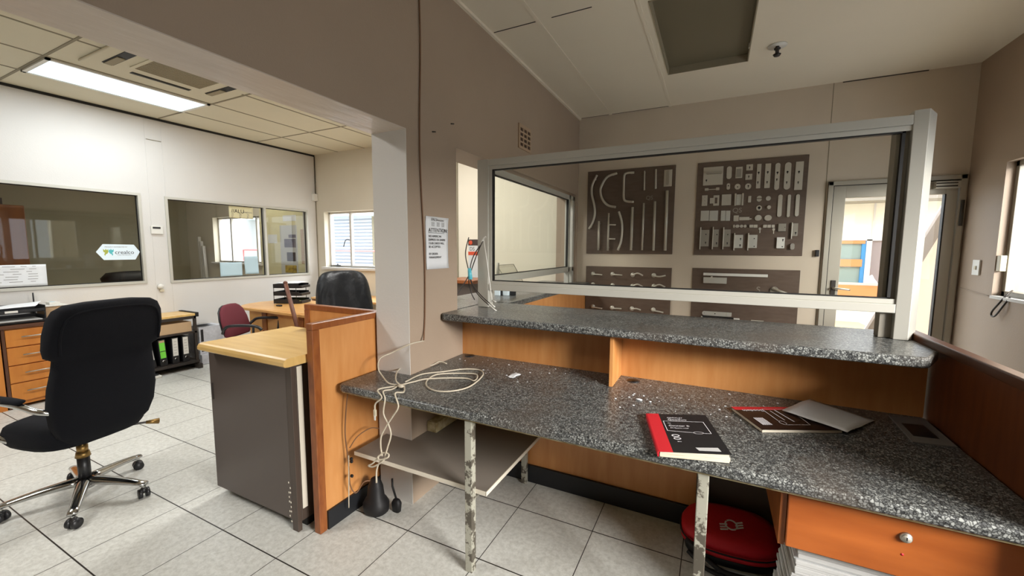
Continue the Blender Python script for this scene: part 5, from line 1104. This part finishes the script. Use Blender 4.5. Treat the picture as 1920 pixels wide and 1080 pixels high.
text('lettering', 'DS', 0.07, 'ink', frame_M((P0.x+0.02, YF-0.0045, P0.z-0.155), (1, 0, 0), (0, 0, 1)), po)
p = aty(872, 590, 3.0)
sm = thing('profile_samples', 'bright aluminium sample box with glass sheets standing in the office behind the hatch glazing', 'samples', (-2.05, 3.75, 1.121))
MB().box(-1.99, -1.90, 3.30, 3.42, 1.122, 1.36, 'grey_paper').build('metal_box', sm, bevel=0.003); MB().box(-1.99, -1.90, 3.30, 3.42, 1.361, 1.375, 'white_plastic').build('lid', sm)
MB().cyl((-1.87, 3.46, 1.122), (-1.87, 3.46, 1.395), 0.014, 'alu_dark').build('post', sm)
g = MB(); g.prism([(3.50, 1.122), (4.15, 1.122), (3.85, 1.37), (3.50, 1.37)], -1.90, -1.894, 'office_glass', Matrix(((0, 0, 1, 0), (1, 0, 0, 0), (0, 1, 0, 0), (0, 0, 0, 1)))); g.build('glass_sheet', sm)
k = MB(); k.tube([(-1.895, 3.50, 1.37), (-1.895, 3.85, 1.37), (-1.895, 4.15, 1.125)], 0.003, 'alu_dark', 6); k.tube([(-1.895, 3.50, 1.36), (-1.895, 3.78, 1.125)], 0.003, 'alu_dark', 6); k.build('sheet_edge', sm)
tag(MB().box(-2.0, -1.90, 2.72, 2.80, 1.122, 1.30, 'paper').build('paper_roll', bevel=0.01), 'upright white paper pack on the side counter behind the dark wires', 'paper')

# ------------------------------------------------------------------ neighbouring room
cu = thing('wooden_cupboard', 'tall orange-brown cupboard seen through the left internal window', 'cupboard', (-8.6, 1.95, 0))
MB().box(-9.3, -8.75, 1.1, 2.16, 0, 2.1, 'cupboard_wood').build('body', cu, bevel=0.01)
tag(MB().box(-9.2, -8.9, 1.55, 2.0, 2.101, 2.2, 'poster_dark').build('cupboard_box', bevel=0.005), 'dark box on top of the orange-brown cupboard', 'box')
tb = thing('low_table', 'dark wooden table seen low through the left internal window', 'table', (-8.2, 2.9, 0))
MB().box(-8.6, -7.6, 2.0, 3.7, 0.93, 0.97, 'cupboard_wood').build('top', tb)
for (x, y) in ((-8.55, 2.05), (-7.65, 2.05), (-8.55, 3.65), (-7.65, 3.65)): MB().box(x-0.03, x+0.03, y-0.03, y+0.03, 0, 0.93, 'cupboard_wood').build('leg', tb)
k = MB(); k.loft([sup(-8.0, 3.0, z, a, b_, 20, 4) for (z, a, b_) in ((0.971, 0.18, 0.32), (1.06, 0.2, 0.34), (1.14, 0.14, 0.28), (1.16, 0.05, 0.1))], 'bag_black'); tag(k.build('printer'), 'black machine on the table behind the left internal window', 'printer')
k = MB(); 
for i in range(3): k.box(-8.5+0.07*i, -8.45+0.07*i, 4.82, 4.87, 0.0, 1.75-0.1*i, 'white_paint', Matrix.Translation((-8.45, 4.85, 0)) @ Matrix.Rotation(-0.06, 4, 'Y') @ Matrix.Translation((8.45, -4.85, 0)))
ww = k.build('white_planks'); ww.location.x -= 1.25; tag(ww, 'pale planks leaning in the corner of the neighbouring room', 'planks')
def far_poster(x0, y0, x1, y1, m, label, sub=()):
    a, b_ = aty(x0, y0, YF-0.003), aty(x1, y1, YF-0.003); t = thing('wall_poster', label, 'poster', ((a.x+b_.x)/2, YF, b_.z))
    MB().box(a.x, b_.x, YF-0.004, YF-0.001, b_.z, a.z, m).build('sheet', t)
    for i, (u0, v0, u1, v1, mm) in enumerate(sub):
        c0, c1 = aty(u0, v0, YF-0.003), aty(u1, v1, YF-0.003); MB().box(c0.x, c1.x, YF-0.006, YF-0.004, c1.z, c0.z, mm).build('picture', t)
    return t
w = MB().box(-7.86+0.02, XL-0.14, YF-0.0015, YF, 0.0, ZC, 'poster_cream'); struct(w.build('trim_6'), 'yellowish wall beside the neighbouring window')
far_poster(524, 423, 560, 516, 'grey_paper', 'tall pale poster with framed photographs seen through the right pane', ((541, 440, 555, 446, 'poster_photo'), (533, 448, 555, 464, 'poster_photo'), (538, 473, 555, 490, 'poster_dark'), (535, 497, 557, 512, 'poster_yellow')))
far_poster(530, 404, 555, 414, 'paper', 'small white card above the tall poster behind the right pane'); far_poster(502, 440, 520, 456, 'paper', 'square white sheet left of the tall poster behind the right pane')
far_poster(563, 430, 574, 495, 'cardboard', 'tan strip poster at the right of the tall poster behind the right pane')

# ------------------------------------------------------------------ outside
struct(MB().box(-30, 30, 5.13, 40, -0.16, -0.06, 'ground_concrete').build('yard_ground'), 'pale concrete yard outside', 'ground')
def louvre_building():
    Y = 9.0; t = thing('warehouse', 'grey louvred building with pale roof edge seen through the office window', 'building', (-11, Y, 0))
    MB().box(-14, -8.9, Y+0.1, Y+3, -0.06, 3.1, 'louvre_grey').build('wall', t)
    b = MB()
    for i in range(30): b.box(-14, -8.9, Y+0.03, Y+0.1, -0.0+i*0.1, 0.05+i*0.1, 'louvre_grey')
    b.build('louvres', t); MB().box(-14.2, -8.6, Y-0.5, Y+3, 2.45, 2.9, 'fascia_pale').build('roof_edge', t)
    MB().box(-9.05, -8.85, Y-0.02, Y+0.1, 0, 2.5, 'seam_grey').build('corner_post', t)
louvre_building()
tag(MB().box(-26, -14.3, 8.4, 11, -0.06, 3.4, 'paper').build('white_backdrop'), 'plain white block added as the overexposed view in the neighbouring room window', 'building')  # added white backdrop, gives the window its blown-out view
for i, z in enumerate((1.45, 1.05)):
    k = MB(); k.cyl((-13, 7.6, z), (-9.9, 7.6, z), 0.022, 'pipe_red'); k.cyl((-9.9, 7.6, z), (-6.0, 7.6, z), 0.018, 'pipe_red'); k.cyl((-13+i*0.1, 7.6, -0.06), (-13+i*0.1, 7.6, z), 0.022, 'pipe_red'); k.cyl((-6.0-i*0.1, 7.6, -0.06), (-6.0-i*0.1, 7.6, z), 0.022, 'pipe_red')
    tag(k.build('red_rail'), ['upper', 'lower'][i]+' red rail in the yard outside the office window', 'rail', 'red rails in the yard')
k = MB(); random.seed(5)
for i in range(16):
    x = -12.5+i*0.35; k.box(x, x+0.3, 7.0, 7.3, -0.06, 0.70+0.02*(i % 3), 'paper'); k.box(x+0.05, x+0.12, 6.99, 7.0, 0.3, 0.65, 'ink_grey', Matrix.Translation((x, 7, 0.4)) @ Matrix.Rotation(0.3, 4, 'Y') @ Matrix.Translation((-x, -7, -0.4)))
tag(k.build('stacked_profiles'), 'row of white stacked window profiles in the yard', 'profiles', kind='stuff')
tag(MB().box(-7.2, -6.9, 8, 8.3, 0, 3.2, 'facade_cream').build('yard_pillar'), 'pale pillar in the yard outside the office window', 'pillar')
def shop_building():
    Y = 8.6; t = thing('shop_building', 'cream panelled building with shop window and orange wall seen through the door', 'building', (2.5, Y, 0))
    q = lambda x, y, Yq=Y: aty(x, y, Yq)
    zt = q(1640, 381).z; zm = q(1640, 449).z; zs = q(1640, 531).z
    MB().box(0.5, 3.6, Y, Y+0.3, zm, zt, 'facade_cream').build('upper_wall', t)
    xs = q(1638, 420).x; MB().box(xs-0.012, xs+0.012, Y-0.01, Y, zm, zt, 'white_paint').build('panel_joint', t)
    MB().box(0.5, 3.6, Y-0.5, Y+0.5, zt, zt+0.05, 'alu_dark').build('gutter', t)
    MB().box(0.5, xs-0.04, Y+0.02, Y+0.05, zs, zm, 'shop_glass_green').build('shop_window', t); MB().box(xs+0.0, 3.6, Y+0.02, Y+0.05, zs, zm, 'shop_glass').build('shop_window', t)
    b = MB(); b.box(xs-0.07, xs+0.0, Y-0.02, Y+0.05, zs-0.05, zm, 'white_paint'); b.box(0.5, 3.6, Y-0.02, Y+0.05, zm-0.02, zm+0.01, 'white_paint'); b.box(0.5, 3.6, Y-0.03, Y+0.05, zs-0.04, zs, 'white_paint'); b.build('window_frame', t)
    bx = q(1620, 500).x; MB().box(bx-0.05, bx+0.03, Y-0.01, Y+0.02, zs, zm-0.02, 'blue_post').build('blue_column', t)
    a, b_ = q(1582, 451), q(1622, 457); MB().box(0.9, b_.x, Y-0.02, Y, b_.z, a.z, 'facade_orange').build('sign_band', t)
    a, b_ = q(1582, 486), q(1615, 500); MB().box(a.x-0.2, b_.x, Y-0.02, Y, b_.z, a.z, 'facade_orange').build('sign_band', t)
    zl = q(1640, 568).z; MB().box(0.5, 3.6, Y-0.12, Y, zl, zs-0.04, 'facade_orange').build('lower_wall', t); MB().box(0.5, 3.6, Y-0.10, Y, -0.06, zl, 'facade_cream').build('base_wall', t)
shop_building()
tag(MB().box(0.6, 2.05, 7.3, 8.0, -0.06, 0.42, 'facade_yellow').build('yellow_platform'), 'low yellow platform in front of the orange wall outside', 'platform')
def stair():
    Y = 6.3; t = thing('outside_stair', 'pink plastered stair wall with a grey sloping beam outside the door', 'stair', (2.5, Y, 0))
    a = aty(1790, 368, Y); b_ = aty(1618, 640, Y); d = (a-b_).normalized(); a = a+d*0.8; e = b_-d*0.9
    M = Matrix(((1, 0, 0, 0), (0, 0, -1, Y+0.10), (0, 1, 0, 0), (0, 0, 0, 1)))
    MB().prism([(e.x, e.z), (e.x+3, e.z), (a.x+1.5, a.z), (a.x, a.z)], -0.1, 0.08, 'facade_pink', M).build('wall', t)
    n = Vector((d.z, 0, -d.x))*0.045
    MB().prism([((e+n*1.6).x, (e+n*1.6).z), ((a+n).x, (a+n).z), ((a-n).x, (a-n).z), ((e-n).x, (e-n).z)], 0.08, 0.16, 'beam_grey', M).build('sloping_beam', t)
stair()
tag(MB().box(2.75, 2.95, 4.2, 6.1, -0.06, 3.0, 'facade_cream').build('garden_wall'), 'pale wall outside the right window', 'wall')
sheet('road_sign', [tuple(aty(1624, 532, 8.4)), tuple(aty(1646, 532, 8.4)), tuple(aty(1635, 515, 8.4)), tuple(aty(1626, 520, 8.4))], 'paper', 'white tilted sheet standing on the outside sill of the shop window', 'sheet', 0.0)
